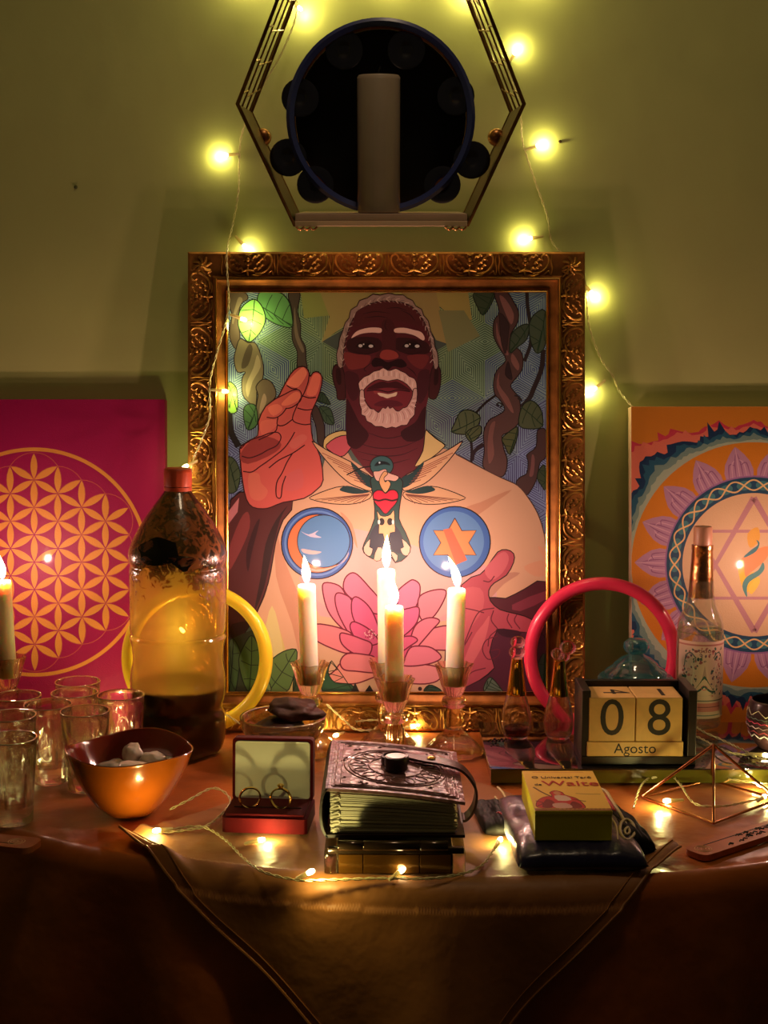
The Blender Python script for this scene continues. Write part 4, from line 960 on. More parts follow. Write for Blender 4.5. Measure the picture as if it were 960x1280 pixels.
for px in (320, 628):
    x, z = on_plane(px, 150, MS); x *= 1.04; 
    B().ball((x, SD - .012, z - .012), .010, 14, 10, (1, .7, 1)).build('screw_cap', M_brass, shf, True)
# the drum, standing on the shelf in front of the wall
ztop = MS @ Vector((0, .085, zb0 + .0055))
TM = MS
cxl, czl = on_plane(476, 168, MS @ Matrix.Translation((0, .07, 0)))
Rd = (on_plane(589, 168, MS @ Matrix.Translation((0, .07, 0)))[0] - cxl)
drum = thing('tambourine', 'round black-skinned tambourine with jingles, leaning inside the hexagonal shelf', 'tambourine')
drum.matrix_world = MS @ Matrix.Translation((cxl, .072, zb0 + .0122 + Rd)) @ Matrix.Rotation(0, 4, 'X')
M_skin = mat('black_drum_skin', (.010, .009, .008), .35, var=.3, vscale=30); M_rim = mat('navy_drum_rim', rgb(60, 72, 140), .22, spec=.9, coat=.8)
M_shell = mat('red_drum_shell', rgb(226, 140, 90), .35, var=.3, vscale=30); M_jing = mat('dark_jingle_metal', rgb(120, 122, 140), .25, 1.0)
RX = Matrix.Rotation(pi / 2, 4, 'X')
B().lathe([(Rd, -.0), (Rd, .042), (Rd - .006, .042), (Rd - .006, 0), (Rd, 0)], 64, caps=False).xf(RX).build('shell', M_shell, drum, True)
B().lathe([(Rd + .001, .040), (Rd + .0015, .043), (Rd - .002, .0455), (Rd - .007, .043), (Rd - .007, .039), (Rd + .001, .039)], 64, caps=False).xf(RX).build('front_rim', M_rim, drum, True)
B().lathe([(Rd - .0062, .004), (1e-5, .004), (1e-5, .006), (Rd - .0062, .006), (Rd - .0062, .004)], 64, caps=False).xf(RX).build('drum_skin', M_skin, drum, True)
jd = [(430, 62), (508, 62), (375, 122), (570, 120), (360, 197), (590, 200), (394, 231), (553, 231)]
MD = drum.matrix_world.copy(); jm = None
for (x, y) in jd:
    r0 = ray(x, y); Mj = MD @ Matrix.Translation((0, -.034, 0)); jx, jz = on_plane(x, y, Mj)
    for dy in (-.034, -.026):
        if jm is None:
            o = B().lathe([(1e-6, -.0012), (.006, -.001), (.008, .0004), (.0185, 0), (.0196, .0006), (.0185, .0009), (.008, .0013), (.006, 0), (1e-6, -.0002)], 26).xf(RX).build('jingle', M_jing, drum, True); jm = o.data; o.location = (jx, dy, jz)
        else: share('jingle', jm, drum, (jx, dy, jz))
# pillar candle
pc_ = thing('pillar_candle', 'unlit white pillar candle standing in front of the drum on the hexagonal shelf', 'candle')
pcx = on_plane(473.5, 268, MS @ Matrix.Translation((0, .03, 0)))[0]
rP = (on_plane(501, 180, MS)[0] - on_plane(446, 180, MS)[0]) / 2 * .985
hP = on_plane(473, 95, MS @ Matrix.Translation((0, .03, 0)))[1] - zb0 - .012
rP = min(rP, .0225)
pc_.matrix_world = MS @ Matrix.Translation((pcx, .0015 + rP, zb0 + .0122))
M_pillar = mat('dull_white_wax', rgb(196, 176, 156), .5, sss=.15, var=.08, vscale=30)
B().lathe([(1e-6, 0), (rP - .001, 0), (rP, .001), (rP, hP - .002), (rP - .0015, hP), (rP * .7, hP - .0015), (1e-6, hP - .003)], 40).build('wax', M_pillar, pc_, True, 40)
B().tube([(0, 0, hP - .003), (0, 0, hP + .004), (.002, 0, hP + .009)], .0008, 5).build('wick', M_wick, pc_, True)
B().lathe([(rP + .0002, hP * .002), (rP + .0004, hP * .003), (rP + .0004, hP * .97), (rP + .0002, hP * .972)], 40, caps=False).build('cellophane_wrap', thin_glass('cellophane', (.98, .98, .96), .12, 1.4, (.95, .95, .95)), pc_, True)
# ================================================================== plastic bottle with dark liquid
pb = on_z(223, 941, TZ); SB = 1.0
bt = thing('plastic_bottle', 'big plastic drink bottle, brown residue inside, half emptied dark liquid, red cap', 'bottle', (pb.x, pb.y, TZ + .002), (0, radians(.9), 0))
Rb_ = .0535
def petal(a, r, z):
    if z < .055: return r * (1 + .055 * (1 - z / .055) * cos(5 * a))
    return r * (1 + .004 * cos(14 * a)) if .085 < z < .19 else r
HB = on_y(231, 587, pb.y).z - TZ
q = HB / .3175
bp_ = [(.030, .004), (.040, .0005), (.046, .004), (.0505, .018), (.0525, .040), (.0490, .052), (.0515, .062), (.0530, .078), (.0520, .092), (.0500, .104), (.0508, .118), (.0525, .127), (.0535, .131), (.0515, .135), (.0530, .142), (.0532, .190), (.0532, .206), (.0518, .2105), (.0538, .216), (.0540, .226), (.0495, .238), (.0435, .250), (.0362, .262), (.0280, .274), (.0212, .283), (.0160, .290), (.0135, .2935), (.0130, .2975)]
bp_ = [(r, z * q) for r, z in bp_]
M_pet = bpy.data.materials.new('amber_plastic_with_residue'); M_pet.use_nodes = True
nt = M_pet.node_tree; N = nt.nodes; L = nt.links
pr = N['Principled BSDF']; out = N['Material Output']
tc = N.new('ShaderNodeTexCoord'); sp_ = N.new('ShaderNodeSeparateXYZ'); L.new(tc.outputs['Object'], sp_.inputs[0])
no = N.new('ShaderNodeTexNoise'); no.inputs['Scale'].default_value = 90; no.inputs['Detail'].default_value = 6; no.inputs['Distortion'].default_value = 1.5; L.new(tc.outputs['Object'], no.inputs[0])
nb = N.new('ShaderNodeTexNoise'); nb.inputs['Scale'].default_value = 14; nb.inputs['Detail'].default_value = 2; L.new(tc.outputs['Object'], nb.inputs[0])
mr = N.new('ShaderNodeMapRange'); mr.inputs[1].default_value = .140 * q; mr.inputs[2].default_value = .262 * q; mr.inputs[3].default_value = -.55; mr.inputs[4].default_value = .62; L.new(sp_.outputs[2], mr.inputs[0])
ad = N.new('ShaderNodeMath'); ad.operation = 'ADD'; L.new(no.outputs['Fac'], ad.inputs[0]); L.new(mr.outputs[0], ad.inputs[1])
ad2 = N.new('ShaderNodeMath'); ad2.operation = 'MULTIPLY_ADD'; ad2.inputs[1].default_value = .9; L.new(nb.outputs['Fac'], ad2.inputs[0]); L.new(ad.outputs[0], ad2.inputs[2])
rp = N.new('ShaderNodeValToRGB'); rp.color_ramp.elements[0].position = .90; rp.color_ramp.elements[1].position = 1.12; rp.color_ramp.elements[0].color = (0, 0, 0, 1); rp.color_ramp.elements[1].color = (.86, .86, .86, 1); L.new(ad2.outputs[0], rp.inputs[0])
rs = N.new('ShaderNodeValToRGB'); rs.color_ramp.elements[0].color = (*rgb(26, 12, 8), 1); rs.color_ramp.elements[1].color = (*rgb(120, 66, 36), 1); rs.color_ramp.elements[0].position = .46; rs.color_ramp.elements[1].position = .56; L.new(no.outputs['Fac'], rs.inputs[0]); L.new(rs.outputs[0], pr.inputs['Base Color']); pr.inputs['Roughness'].default_value = .25; pr.inputs['Coat Weight'].default_value = .6
lw_ = N.new('ShaderNodeLayerWeight'); lw_.inputs[0].default_value = .5; fr_ = schlick(N, L, lw_)
tr = N.new('ShaderNodeBsdfTransparent'); tr.inputs[0].default_value = (.80, .60, .32, 1); gl = N.new('ShaderNodeBsdfGlossy'); gl.inputs['Roughness'].default_value = .05
df = N.new('ShaderNodeBsdfTranslucent'); df.inputs[0].default_value = (.78, .60, .20, 1)
m0 = N.new('ShaderNodeMixShader'); m0.inputs[0].default_value = .42; L.new(tr.outputs[0], m0.inputs[1]); L.new(df.outputs[0], m0.inputs[2])
m1 = N.new('ShaderNodeMixShader'); L.new(fr_.outputs[0], m1.inputs[0]); L.new(m0.outputs[0], m1.inputs[1]); L.new(gl.outputs[0], m1.inputs[2])
m2 = N.new('ShaderNodeMixShader'); L.new(rp.outputs[0], m2.inputs[0]); L.new(m1.outputs[0], m2.inputs[1]); L.new(pr.outputs[0], m2.inputs[2])
bp0 = N.new('ShaderNodeBump'); bp0.inputs['Distance'].default_value = .001; L.new(no.outputs['Fac'], bp0.inputs['Height']); L.new(bp0.outputs[0], pr.inputs['Normal'])
L.new(m2.outputs[0], out.inputs[0])
sm_ = [(p.x, p.y) for p in cr([(r, z, 0) for r, z in bp_], 4)]
B().lathe(sm_, 70, petal, caps=False).build('bottle_wall', M_pet, bt, True, 70)
LV = .077 * q
lq = [(1e-6, .0035)] + [(r - .0012, z) for r, z in sm_ if .004 < z < LV and r > .02] + [(.0512, LV), (1e-6, LV)]
M_liq = mat('dark_brown_liquid', rgb(34, 12, 8), .06, spec=.6, coat=.5)
B().lathe(lq, 70, petal).build('liquid', M_liq, bt, True, 50)
M_cap = mat('red_plastic_cap', rgb(206, 84, 52), .4, spec=.5, sss=.1)
b = B().lathe([(.0148, .2975 * q), (.0152, .3005 * q), (.0152, .312 * q), (.0146, .3165 * q), (.013, .3175 * q), (1e-6, .3175 * q)], 60, lambda a, r, z: r * (1 + .012 * (1 if sin(30 * a) > 0 else -1)) if z < .314 * q else r)
b.build('bottle_cap', M_cap, bt, True, 60)
B().lathe([(.0132, .2925 * q), (.0152, .2928 * q), (.0152, .2968 * q), (.0132, .2970 * q)], 40).build('cap_ring', M_cap, bt, True)
# the bare dark patch where the residue has slid off
pch = []
for k in range(40):
    a = radians(-90) + radians(-9) + .62 * cos(2 * pi * k / 40) * (1 + .12 * sin(5 * 2 * pi * k / 40)); z = (.232 + .0135 * sin(2 * pi * k / 40) * (1 + .2 * cos(3 * 2 * pi * k / 40)) - (.012 if math.cos(2 * pi * k / 40) > .55 else 0)) * q
    r = .0540 - max(0, (z - .228 * q)) * .46; pch.append((r * cos(a) * 1.004, r * sin(a) * 1.004, z))
cxp_ = sum((Vector(p) for p in pch), Vector()) / 40; cn = Vector((cxp_.x, cxp_.y, 0)).normalized()
vs = [Vector((cn.x * .0545, cn.y * .0545, cxp_.z))] + [Vector(p) for p in pch]
mid = [(vs[0] * .5 + v * .5) for v in vs[1:]]
for v in mid:
    d = Vector((v.x, v.y, 0)).normalized() * (.0542 - max(0, (v.z - .228 * q)) * .44); v.x, v.y = d.x * 1.004, d.y * 1.004
vv = [vs[0]] + mid + vs[1:]; fs = []
for k in range(40):
    j = (k + 1) % 40; fs += [[0, 1 + k, 1 + j], [1 + k, 41 + k, 41 + j, 1 + j]]
B().add(vv, fs).build('bare_dark_patch', mat('wet_dark_residue', (.012, .010, .008), .15, spec=.6), bt, True, 80)

# ================================================================== drinking glasses
M_tumbler = solid_glass('tumbler_glass', (.98, .99, .95), 0.0, 1.5, .35); M_rimg = thin_glass('rim_glass', (.9, .9, .84), .05, 1.5, (.7, .7, .6), refl=.5)
def glass_thing():
    t = thing('drinking_glass', 'x', 'glass', group='small clear drinking glasses at the left')
    H = .082; rb, rt = .0190, .0250
    ow = [(rb * .93, .0004), (rb, .0015), (rb + .0004, .010)] + [(rb + (rt - rb) * (i / 10) ** .9, .010 + (H - .010) * i / 10) for i in range(1, 11)]
    iw = [(r - .0016 - .0006 * (1 - i / 10), z) for i, (r, z) in enumerate(ow[2:])]
    fl_ = lambda a, r, z: r * (1 + .05 * cos(10 * a) * min(1, max(0, (.060 - z) / .012)) * (1 if .012 < z < .060 else 0))
    prof_ = [(1e-6, .0006), (rb * .8, .0010), (rb * .93, .0004)] + ow[1:] + [(rt - .0004, H + .0006), (rt - .0012, H + .0006)] + iw[::-1][:-1]
    n_out = len(ow) + 4
    vsb = B()
    vsb.lathe(prof_, 80, lambda a, r, z: r, caps=False)
    m_ = len(prof_)
    for i in range(n_out, m_):                    # flutes are pressed on the inside only
        for k in range(80):
            v = vsb.v[i * 80 + k]; a = 2 * pi * k / 80; r = hypot(v.x, v.y); r2 = fl_(a, r, v.z); v.x, v.y = r2 * cos(a), r2 * sin(a)
    vsb.lathe([(iw[1][0], iw[1][1]), (iw[1][0] * .8, iw[1][1] - .0006), (1e-6, iw[1][1] - .001)], 80, lambda a, r, z: fl_(a, r, z), caps=False)
    vsb.build('glass_wall', M_tumbler, t, True, 60)
    B().lathe([(rt - .0001, H - .0004), (rt + .0001, H + .0003), (rt - .0006, H + .0009), (rt - .0013, H + .0005), (rt - .0008, H - .0002)], 64, caps=False).build('rim', M_rimg, t, True, 80)
    return t
GL = [((97, 854), 'drinking glass farthest back in the cluster, nearest the magenta canvas'), ((93, 868), 'drinking glass directly in front of the farthest one, overlapping its rim'),
      ((60, 883), 'drinking glass in the middle of the cluster, left of the bowl rim'), ((106, 891), 'drinking glass standing directly behind the left part of the brown bowl'),
      ((151, 871), 'rightmost drinking glass, beside the big plastic bottle'), ((14, 897), 'drinking glass at the left edge, second from the front'),
      ((13, 925), 'front drinking glass at the left edge, right behind the wooden holder'), ((22, 872), 'drinking glass around the foot of the left candle holder, near the left edge')]
g0 = None; GLASS_POS = []
for i, ((x, y), lab) in enumerate(GL):
    H = .082
    a = PITCH + atan((y - 640) / F); 
    p = on_z(x, y, TZ + H)
    GLASS_POS.append(p)
    if g0 is None: g0 = glass_thing(); g0.location = (p.x, p.y, TZ + .002); g0['label'] = lab
    else: copy_thing(g0, lab, (p.x, p.y, TZ + .002), (0, 0, i * .7))
# ================================================================== brown glazed bowl with pale stones
pw = on_z(163, 1016, TZ)
M_bowl_o = mat('amber_brown_glaze', rgb(190, 96, 24), .18, coat=.8, var=.25, vscale=14, spec=.6)
M_bowl_i = mat('red_brown_glaze', rgb(124, 44, 30), .12, coat=.9, var=.15, vscale=20, spec=.6)
bw = thing('bowl', 'brown glazed ceramic bowl with a wavy rim, holding pale stones', 'bowl', (pw.x, pw.y, TZ + .002))
def wob(a, r, z): k = z / .062; return r * (1 + k * (.02 * cos(2 * a + .6) + .03 * cos(3 * a + .9)))
def lift(b, amp=.0022):
    for v in b.v:
        a = atan2(v.y, v.x); k = max(0, v.z / .062) ** 2; v.z += k * amp * (cos(3 * a + 2.2) + .6 * sin(2 * a))
    return b
ou = [(1e-6, 0), (.021, 0), (.025, .002), (.034, .010), (.045, .026), (.053, .042), (.0575, .055), (.0595, .0615), (.0605, .0635)]
inn = [(.0605, .0635), (.0590, .0640), (.0570, .0600), (.0530, .050), (.0470, .038), (.0360, .022), (.0200, .0085), (1e-6, .006)]
lift(B().lathe([(p.x, p.y) for p in cr([(r, z, 0) for r, z in ou], 3)], 72, wob, caps=False)).build('bowl_outside', M_bowl_o, bw, True, 70)
lift(B().lathe([(p.x, p.y) for p in cr([(r, z, 0) for r, z in inn], 3)], 72, wob, caps=False)).build('bowl_inside', M_bowl_i, bw, True, 70)
def rock(name, label, cat, loc, r, sc3, seed, material, group=None, rot=(0, 0, 0), rough=.28, sub=3, fac=1.6):
    bm = bmesh.new(); bmesh.ops.create_icosphere(bm, subdivisions=sub, radius=1)
    for v in bm.verts:
        n = noise.noise(v.co * fac + Vector((seed * 7.1, seed, 3))) * rough + noise.noise(v.co * fac * 3 + Vector((seed, 5, 1))) * rough * .3
        v.co = Vector([c * s_ * r * (1 + n) for c, s_ in zip(v.co, sc3)])
    for f in bm.faces: f.smooth = True
    me = bpy.data.meshes.new(name); bm.to_mesh(me); bm.free(); me.materials.append(material)
    o = link(bpy.data.objects.new(name, me)); o.location = loc; o.rotation_euler = rot
    return tag(o, label, cat, group)
M_quartz = mat('pale_quartz', rgb(240, 228, 206), .3, var=.35, vscale=60, sss=.2, coat=.2)
M_greyst = mat('grey_quartz', rgb(190, 180, 162), .32, var=.3, vscale=60, sss=.1)
zst = TZ + .045
for (x, y, dz, r, s3, m_, lab, sd) in ((140, 962, -.004, .0165, (1.1, .9, .55), M_greyst, 'grey smooth stone at the left inside the brown bowl', 1), (166, 943, .006, .0125, (1.15, .8, .8), M_quartz, 'pale rough quartz piece on top at the back of the bowl', 2),
                                  (192, 949, .003, .0115, (1.2, .9, .6), M_quartz, 'pale pebble at the right inside the brown bowl', 3), (163, 962, .002, .0150, (1.25, .9, .5), M_quartz, 'flat pale stone at the front inside the brown bowl', 4), (207, 955, -.004, .0125, (1.2, 1, .55), M_greyst, 'greyish stone half hidden at the right rim of the bowl', 5)):
    p = on_z(x, y, zst + dz); rock('stone', lab, 'stone', (p.x, p.y, zst + dz), r, s3, sd, m_, 'stones in the brown bowl', (0, 0, sd))

# ================================================================== glass dish with two dark lumps
pdsh = on_z(354, 952, TZ)
M_dish = solid_glass('cut_glass_dish_glass', (.97, .97, .88), 0, 1.5, .25)
ds = thing('glass_dish', 'low cut glass dish on a short foot, holding dark brown lumps', 'dish', (pdsh.x, pdsh.y, TZ + .002))
B().lathe([(1e-6, 0), (.024, 0), (.025, .002), (.016, .006), (.012, .010), (.012, .014)], 40, flute(12, .04)).build('foot', M_dish, ds, True, 60)
B().lathe([(.011, .0138), (.026, .018), (.040, .027), (.0455, .038), (.0468, .048), (.0460, .0490), (.0445, .048), (.0430, .040), (.036, .030), (.020, .0235), (1e-6, .0225)], 60, lambda a, r, z: r * (1 + (.022 * cos(24 * a) if z < .036 and r > .02 else 0))).build('bowl', M_dish, ds, True, 60)
B().lathe([(.0470, .0484), (.0472, .0492), (.0462, .0500), (.0447, .0490), (.0455, .0482)], 60, caps=False).build('rim', M_rimg, ds, True, 80)
M_lump = mat('dark_brown_resin', rgb(74, 44, 36), .55, var=.5, vscale=50, bump=.0015, bscale=90)
pz = pdsh.copy()
rock('dark_lump', 'flat dark brown lump lying on the rim side of the glass dish, upper one', 'lump', (pz.x + .016, pz.y, TZ + .0585), .030, (1.0, .62, .36), 9, M_lump, 'dark lumps in the glass dish', (.1, .12, .2), .42, 4, 1.3)
rock('dark_lump', 'dark lump lying low inside the glass dish, under the other', 'lump', (pz.x - .004, pz.y - .002, TZ + .0395), .030, (1.0, .8, .34), 12, M_lump, 'dark lumps in the glass dish', (0, 0, .6), .35, 4, 1.3)

# ================================================================== ring box with two rings
M_vel = mat('red_velvet', rgb(92, 8, 18), .75, sheen=.05, var=.15, vscale=90, spec=.15); M_satin = mat('silver_white_satin', rgb(236, 232, 214), .35, var=.06, vscale=12, coat=.2)
pA = on_z(277, 1041, TZ + .004); pB = on_z(384, 1044, TZ + .004); wbx = (pB - pA).length
rb_ = thing('ring_box', 'open red velvet ring box with a pale satin lid lining', 'box', ((pA.x + pB.x) / 2, (pA.y + pB.y) / 2, TZ + .0045), (0, 0, atan2(pB.y - pA.y, pB.x - pA.x)))
w2 = wbx / 2; dp = .060
B().slab(rrect(-w2, w2, 0, dp, .004), 0, .014).build('box_base', M_vel, rb_, True, 40)
B().box(-w2 + .003, w2 - .003, .003, dp - .004, .0135, .0175, .0015).build('ring_cushion', M_vel, rb_, True, 40)
B().box(-w2 + .008, w2 - .008, .020, .0215, .0172, .0186, .0005).build('ring_slot', mat('dark_slot', rgb(50, 6, 12), .8), rb_)
lid = B()
z1 = .060
lid.slab([(x, y) for x, y in rrect(-w2 + .001, w2 - .001, 0, z1, .004)], 0, .012)
lo = lid.build('box_lid', M_vel, rb_, True, 40); lo.matrix_local = Matrix.Translation((0, dp + .001, .014)) @ Matrix.Rotation(radians(90 - 5), 4, 'X')
li = B().slab(rrect(-w2 + .0045, w2 - .0045, .0025, z1 - .0035, .003), .012, .0128).build('lid_lining', M_satin, lo, True, 40)
pb_ = B().tube([(x, y, .0128) for x, y in rrect(-w2 + .0045, w2 - .0045, .0025, z1 - .0035, .003)], .0007, 5, True).build('lining_edge', M_satin, lo, True)
for k in (-.6, .6): B().lathe([(.0012, -.006), (.0012, .006)], 8).xf(Matrix.Translation((k * w2, dp + .001, .014)) @ Matrix.Rotation(pi / 2, 4, 'Y')).build('hinge', M_goldline, rb_, True)
M_ring = mat('polished_gold_ring', rgb(240, 200, 120), .1, 1.0); MB_ = rb_.matrix_basis
for i, (x, lab) in enumerate(((308, 'plain wide gold ring standing at the left in the ring box'), (347, 'gold ring with a small mount standing at the right in the ring box'))):
    xx = (-w2 + (x - 277) / (384 - 277) * wbx)
    rg = thing('ring', lab, 'ring', (MB_ if False else Matrix.Translation(rb_.location) @ Matrix.Rotation(rb_.rotation_euler.z, 4, 'Z')) @ Vector((xx, .021, .0176 + .0090)), (0, 0, .25 if i == 0 else -.2), 'rings in the red box')
    B().lathe([(.0092, -.0022), (.0104, -.0018), (.0108, 0), (.0104, .0018), (.0092, .0022), (.0088, 0), (.0092, -.0022)], 48, caps=False).xf(Matrix.Rotation(pi / 2, 4, 'X')).build('band', M_ring, rg, True)
    if i:
        b = B(); b.lathe([(.0016, 0), (.0032, .0022), (.0036, .0028), (.0020, .0040), (1e-6, .0042)], 16, cz=.0102); b.build('mount', M_ring, rg, True, 30)

# ================================================================== low box with a lit front and the leather book on top
pf1 = on_z(404, 1094, TZ + .004); pf2 = on_z(583, 1094, TZ + .004); wk = pf2.x - pf1.x
M_darkbox = mat('dark_glossy_metal', rgb(66, 48, 34), .16, .6, coat=.6); M_boxfront = mat('polished_amber_front', rgb(120, 76, 26), .14, .55, coat=.8); M_clearend = solid_glass('clear_plastic_end', (.9, .9, .75), .08, 1.45, .4)
bx = thing('trinket_box', 'low dark glossy box with a hinge rail, lying under the leather book', 'box', ((pf1.x + pf2.x) / 2, pf1.y, TZ + .0048))
hb = .0205; w2 = wk / 2
B().box(-w2 + .0115, w2 - .0115, .001, .130, 0, hb, .001).build('box_body', M_darkbox, bx)
for s_ in (-1, 1): B().box(s_ * (w2 - .006) - .0052, s_ * (w2 - .006) + .0052, .0005, .130, 0, hb - .001, .0012).build('clear_end_block', M_clearend, bx, True, 30)
fp = [-w2 + .013, -w2 + .034, w2 - .040, w2 - .013]
for a_, b_ in zip(fp, fp[1:]): B().box(a_ + .0003, b_ - .0003, -.0006, .001, .001, hb - .003, .0004).build('front_panel', M_boxfront, bx)
B().box(-w2 + .004, w2 - .002, -.002, .004, hb - .002, hb + .0035, .001).build('lid_rail', M_darkbox, bx, True, 30)
for a_, b_ in ((-w2 + .013, -w2 + .034), (-w2 + .0345, w2 - .040), (w2 - .0395, w2 - .016)):
    B().lathe([(.0001, 0), (.0042, 0), (.0045, .0004), (.0045, b_ - a_ - .0004), (.0042, b_ - a_), (.0001, b_ - a_)], 20).xf(Matrix.Translation((a_, -.0035, hb + .0062)) @ Matrix.Rotation(pi / 2, 4, 'Y')).build('hinge_knuckle', M_darkbox, bx, True, 40)

M_leather = mat('embossed_mauve_brown_leather', rgb(150, 104, 104), .36, var=.3, vscale=70, bump=.0012, bscale=130, wave='voronoi', coat=.25)
M_leather_e = mat('dark_leather_edge', rgb(48, 28, 26), .45, bump=.0005, bscale=200); M_page = mat('cream_page', rgb(240, 232, 210), .7, var=.06, vscale=80)
zb = TZ + .0048 + hb + .0045
bk = thing('leather_book', 'thick embossed brown leather book with deckled cream pages and a strap', 'book', (.008, 1.135 + .002, zb)); wl, wr_ = -.0585, .0620; dB = .146
hL, hR = .0415, .0290
def bz(x): t = (x - wl) / (wr_ - wl); return hL + (hR - hL) * t + .002 * sin(pi * t)
def sheet(x0, x1, y0, y1, zf, th, nm, m, n=10, ny=6, par=None):
    vs = []; fs = []
    for s_ in (0, 1):
        for i in range(n + 1):
            for j in range(ny + 1):
                x = x0 + (x1 - x0) * i / n; y = y0 + (y1 - y0) * j / ny; vs.append((x, y, zf(x, y) + s_ * th))
    k = (n + 1) * (ny + 1)
    I = lambda i, j, s_: s_ * k + i * (ny + 1) + j
    for i in range(n):
        for j in range(ny): fs += [[I(i, j, 0), I(i, j + 1, 0), I(i + 1, j + 1, 0), I(i + 1, j, 0)], [I(i, j, 1), I(i + 1, j, 1), I(i + 1, j + 1, 1), I(i, j + 1, 1)]]
    for i in range(n): fs += [[I(i, 0, 0), I(i + 1, 0, 0), I(i + 1, 0, 1), I(i, 0, 1)], [I(i, ny, 1), I(i + 1, ny, 1), I(i + 1, ny, 0), I(i, ny, 0)]]
    for j in range(ny): fs += [[I(0, j, 1), I(0, j + 1, 1), I(0, j + 1, 0), I(0, j, 0)], [I(n, j, 0), I(n, j + 1, 0), I(n, j + 1, 1), I(n, j, 1)]]
    return B().add(vs, fs).build(nm, m, par)
cvx = lambda x, y: bz(x)
cover = sheet(wl, wr_, -.002, dB, cvx, .0028, 'front_cover', M_leather, 16, 8, bk)
sheet(wl, wr_, -.002, dB, lambda x, y: 0, .0026, 'back_cover', M_leather_e, 4, 4, bk)
b = B(); P = []
for k in range(13):
    a = pi / 2 + pi * k / 12; P.append((wl + .002 + .0075 * cos(a), hL / 2 + .0014 + (hL / 2 + .0014) * sin(a)))
P += [(x + .0022 if i_ not in (0, 12) else x, z) for i_, (x, z) in reversed(list(enumerate(P)))]
B().prism([(x, z) for x, z in P], -.002, dB).build('spine', M_leather_e, bk, True, 40)
# cords of the binding at the spine end, and page gatherings with uneven fore edges
rnd = random.Random(5); npg = 22
for k in range(npg):
    t0 = (k + .04) / npg; t1 = (k + .93) / npg
    x0 = wl + .0035 + .001 * rnd.random(); x1 = wr_ - .006 - .003 * rnd.random(); y0 = .001 + .0016 * rnd.random()
    zf = (lambda x, y, t0=t0: .0028 + (bz(x) - .0030) * t0 + .0002 * sin(y * 90 + t0 * 60)); th = (hR - .003) / npg * .86
    vs_o = sheet(x0, x1, y0, dB - .003 - .002 * rnd.random(), zf, th, 'page_gathering', M_page, 8, 3, bk)
cdz = [.006, .013, .020, .027, .034]
for z in cdz: B().tube(cr([(wl + .005, .0008, z), (wl + .0105, -.0006, z + .0022), (wl + .012, .0012, z - .001), (wl + .006, .0012, z - .0022)], 4), .0008, 5).build('binding_thread', M_page, bk, True)
# raised embossing on the cover: border lines, ring of a mandala, dots
def cz_(x, y): return bz(x) + .0030
def emb(pts, r, nm='embossed_line', cl=False):
    B().tube([(x, y, cz_(x, y)) for x, y in pts], r, 5, cl).build(nm, M_leather, cover, True)
for ins in (.005, .008, .0125):
    q_ = rrect(wl + ins, wr_ - ins, ins - .001, dB - ins - .001, .002, 3); q2 = []
    for i in range(len(q_)):
        a_, b_ = q_[i], q_[(i + 1) % len(q_)]
        for k in range(5): q2.append((a_[0] + (b_[0] - a_[0]) * k / 5, a_[1] + (b_[1] - a_[1]) * k / 5))
    emb(q2, .0005 if ins != .008 else .0008, cl=True)
mx_, my_ = .002, .070
for rr in (.0460, .0420, .0240): emb([(mx_ + rr * cos(2 * pi * k / 60), my_ + rr * 1.12 * sin(2 * pi * k / 60)) for k in range(60)], .0007, cl=True)
for k in range(16):
    a = 2 * pi * k / 16
    emb([(mx_ + r_ * cos(a + o_), my_ + 1.12 * r_ * sin(a + o_)) for r_, o_ in ((.025, 0), (.031, .14), (.037, .10), (.041, 0), (.037, -.10), (.031, -.14), (.025, 0))], .0006, 'embossed_petal')
for k in range(70):
    x = wl + .010 + rnd.random() * (wr_ - wl - .02); y = .008 + rnd.random() * (dB - .018)
    if hypot(x - mx_, (y - my_) / 1.12) > .048: emb(cr([(x, y), (x + .003, y + .002 * (rnd.random() - .5)), (x + .004, y + .003), (x + .0015, y + .0035)], 3) and [(p.x, p.y) for p in cr([(x, y, 0), (x + .003, y + .001, 0), (x + .004, y + .003, 0), (x + .0015, y + .0035, 0)], 3)], .0005, 'embossed_scroll')
# strap: leather tongue lying on the cover and looping over the right side
M_strap = mat('dark_brown_strap', rgb(66, 44, 36), .4, bump=.0006, bscale=150, coat=.2)
def ribbon(pts, wdt, th, wdir=Vector((0, 1, 0)), wf=None):
    P = cr(pts, 8); n = len(P); vs = []; fs = []
    for i, p in enumerate(P):
        t = (P[min(n - 1, i + 1)] - P[max(0, i - 1)]).normalized(); nn = t.cross(wdir).normalized()
        ww = wdt * (wf(i / (n - 1)) if wf else 1)
        for s_, u_ in ((-1, -1), (1, -1), (1, 1), (-1, 1)): vs.append(p + wdir * (ww / 2 * s_) + nn * (th / 2 * u_))
    for i in range(n - 1):
        for k in range(4): fs.append([4 * i + k, 4 * i + (k + 1) % 4, 4 * i + 4 + (k + 1) % 4, 4 * i + 4 + k])
    fs += [[3, 2, 1, 0], [4 * n - 4, 4 * n - 3, 4 * n - 2, 4 * n - 1]]
    return B().add(vs, fs)
ys = .088
ribbon([(.010, ys + .012, bz(.010) + .006), (.024, ys + .006, bz(.024) + .0070), (.045, ys - .002, bz(.045) + .0090), (.064, ys - .010, bz(.06) + .0070), (.0755, ys - .018, .022), (.0740, ys - .024, .006), (.0660, ys - .026, -.004), (.058, ys - .026, -.0015)], .020, .0022, wf=lambda t: .55 + .45 * min(1, t * 5)).build('strap', M_strap, bk, True, 40)
B().lathe([(1e-6, 0), (.004, 0), (.0042, .0008), (.002, .0018), (1e-6, .002)], 16, cx=.036, cy=ys + .002, cz=bz(.036) + .0098).build('snap_button', M_goldline, bk, True)
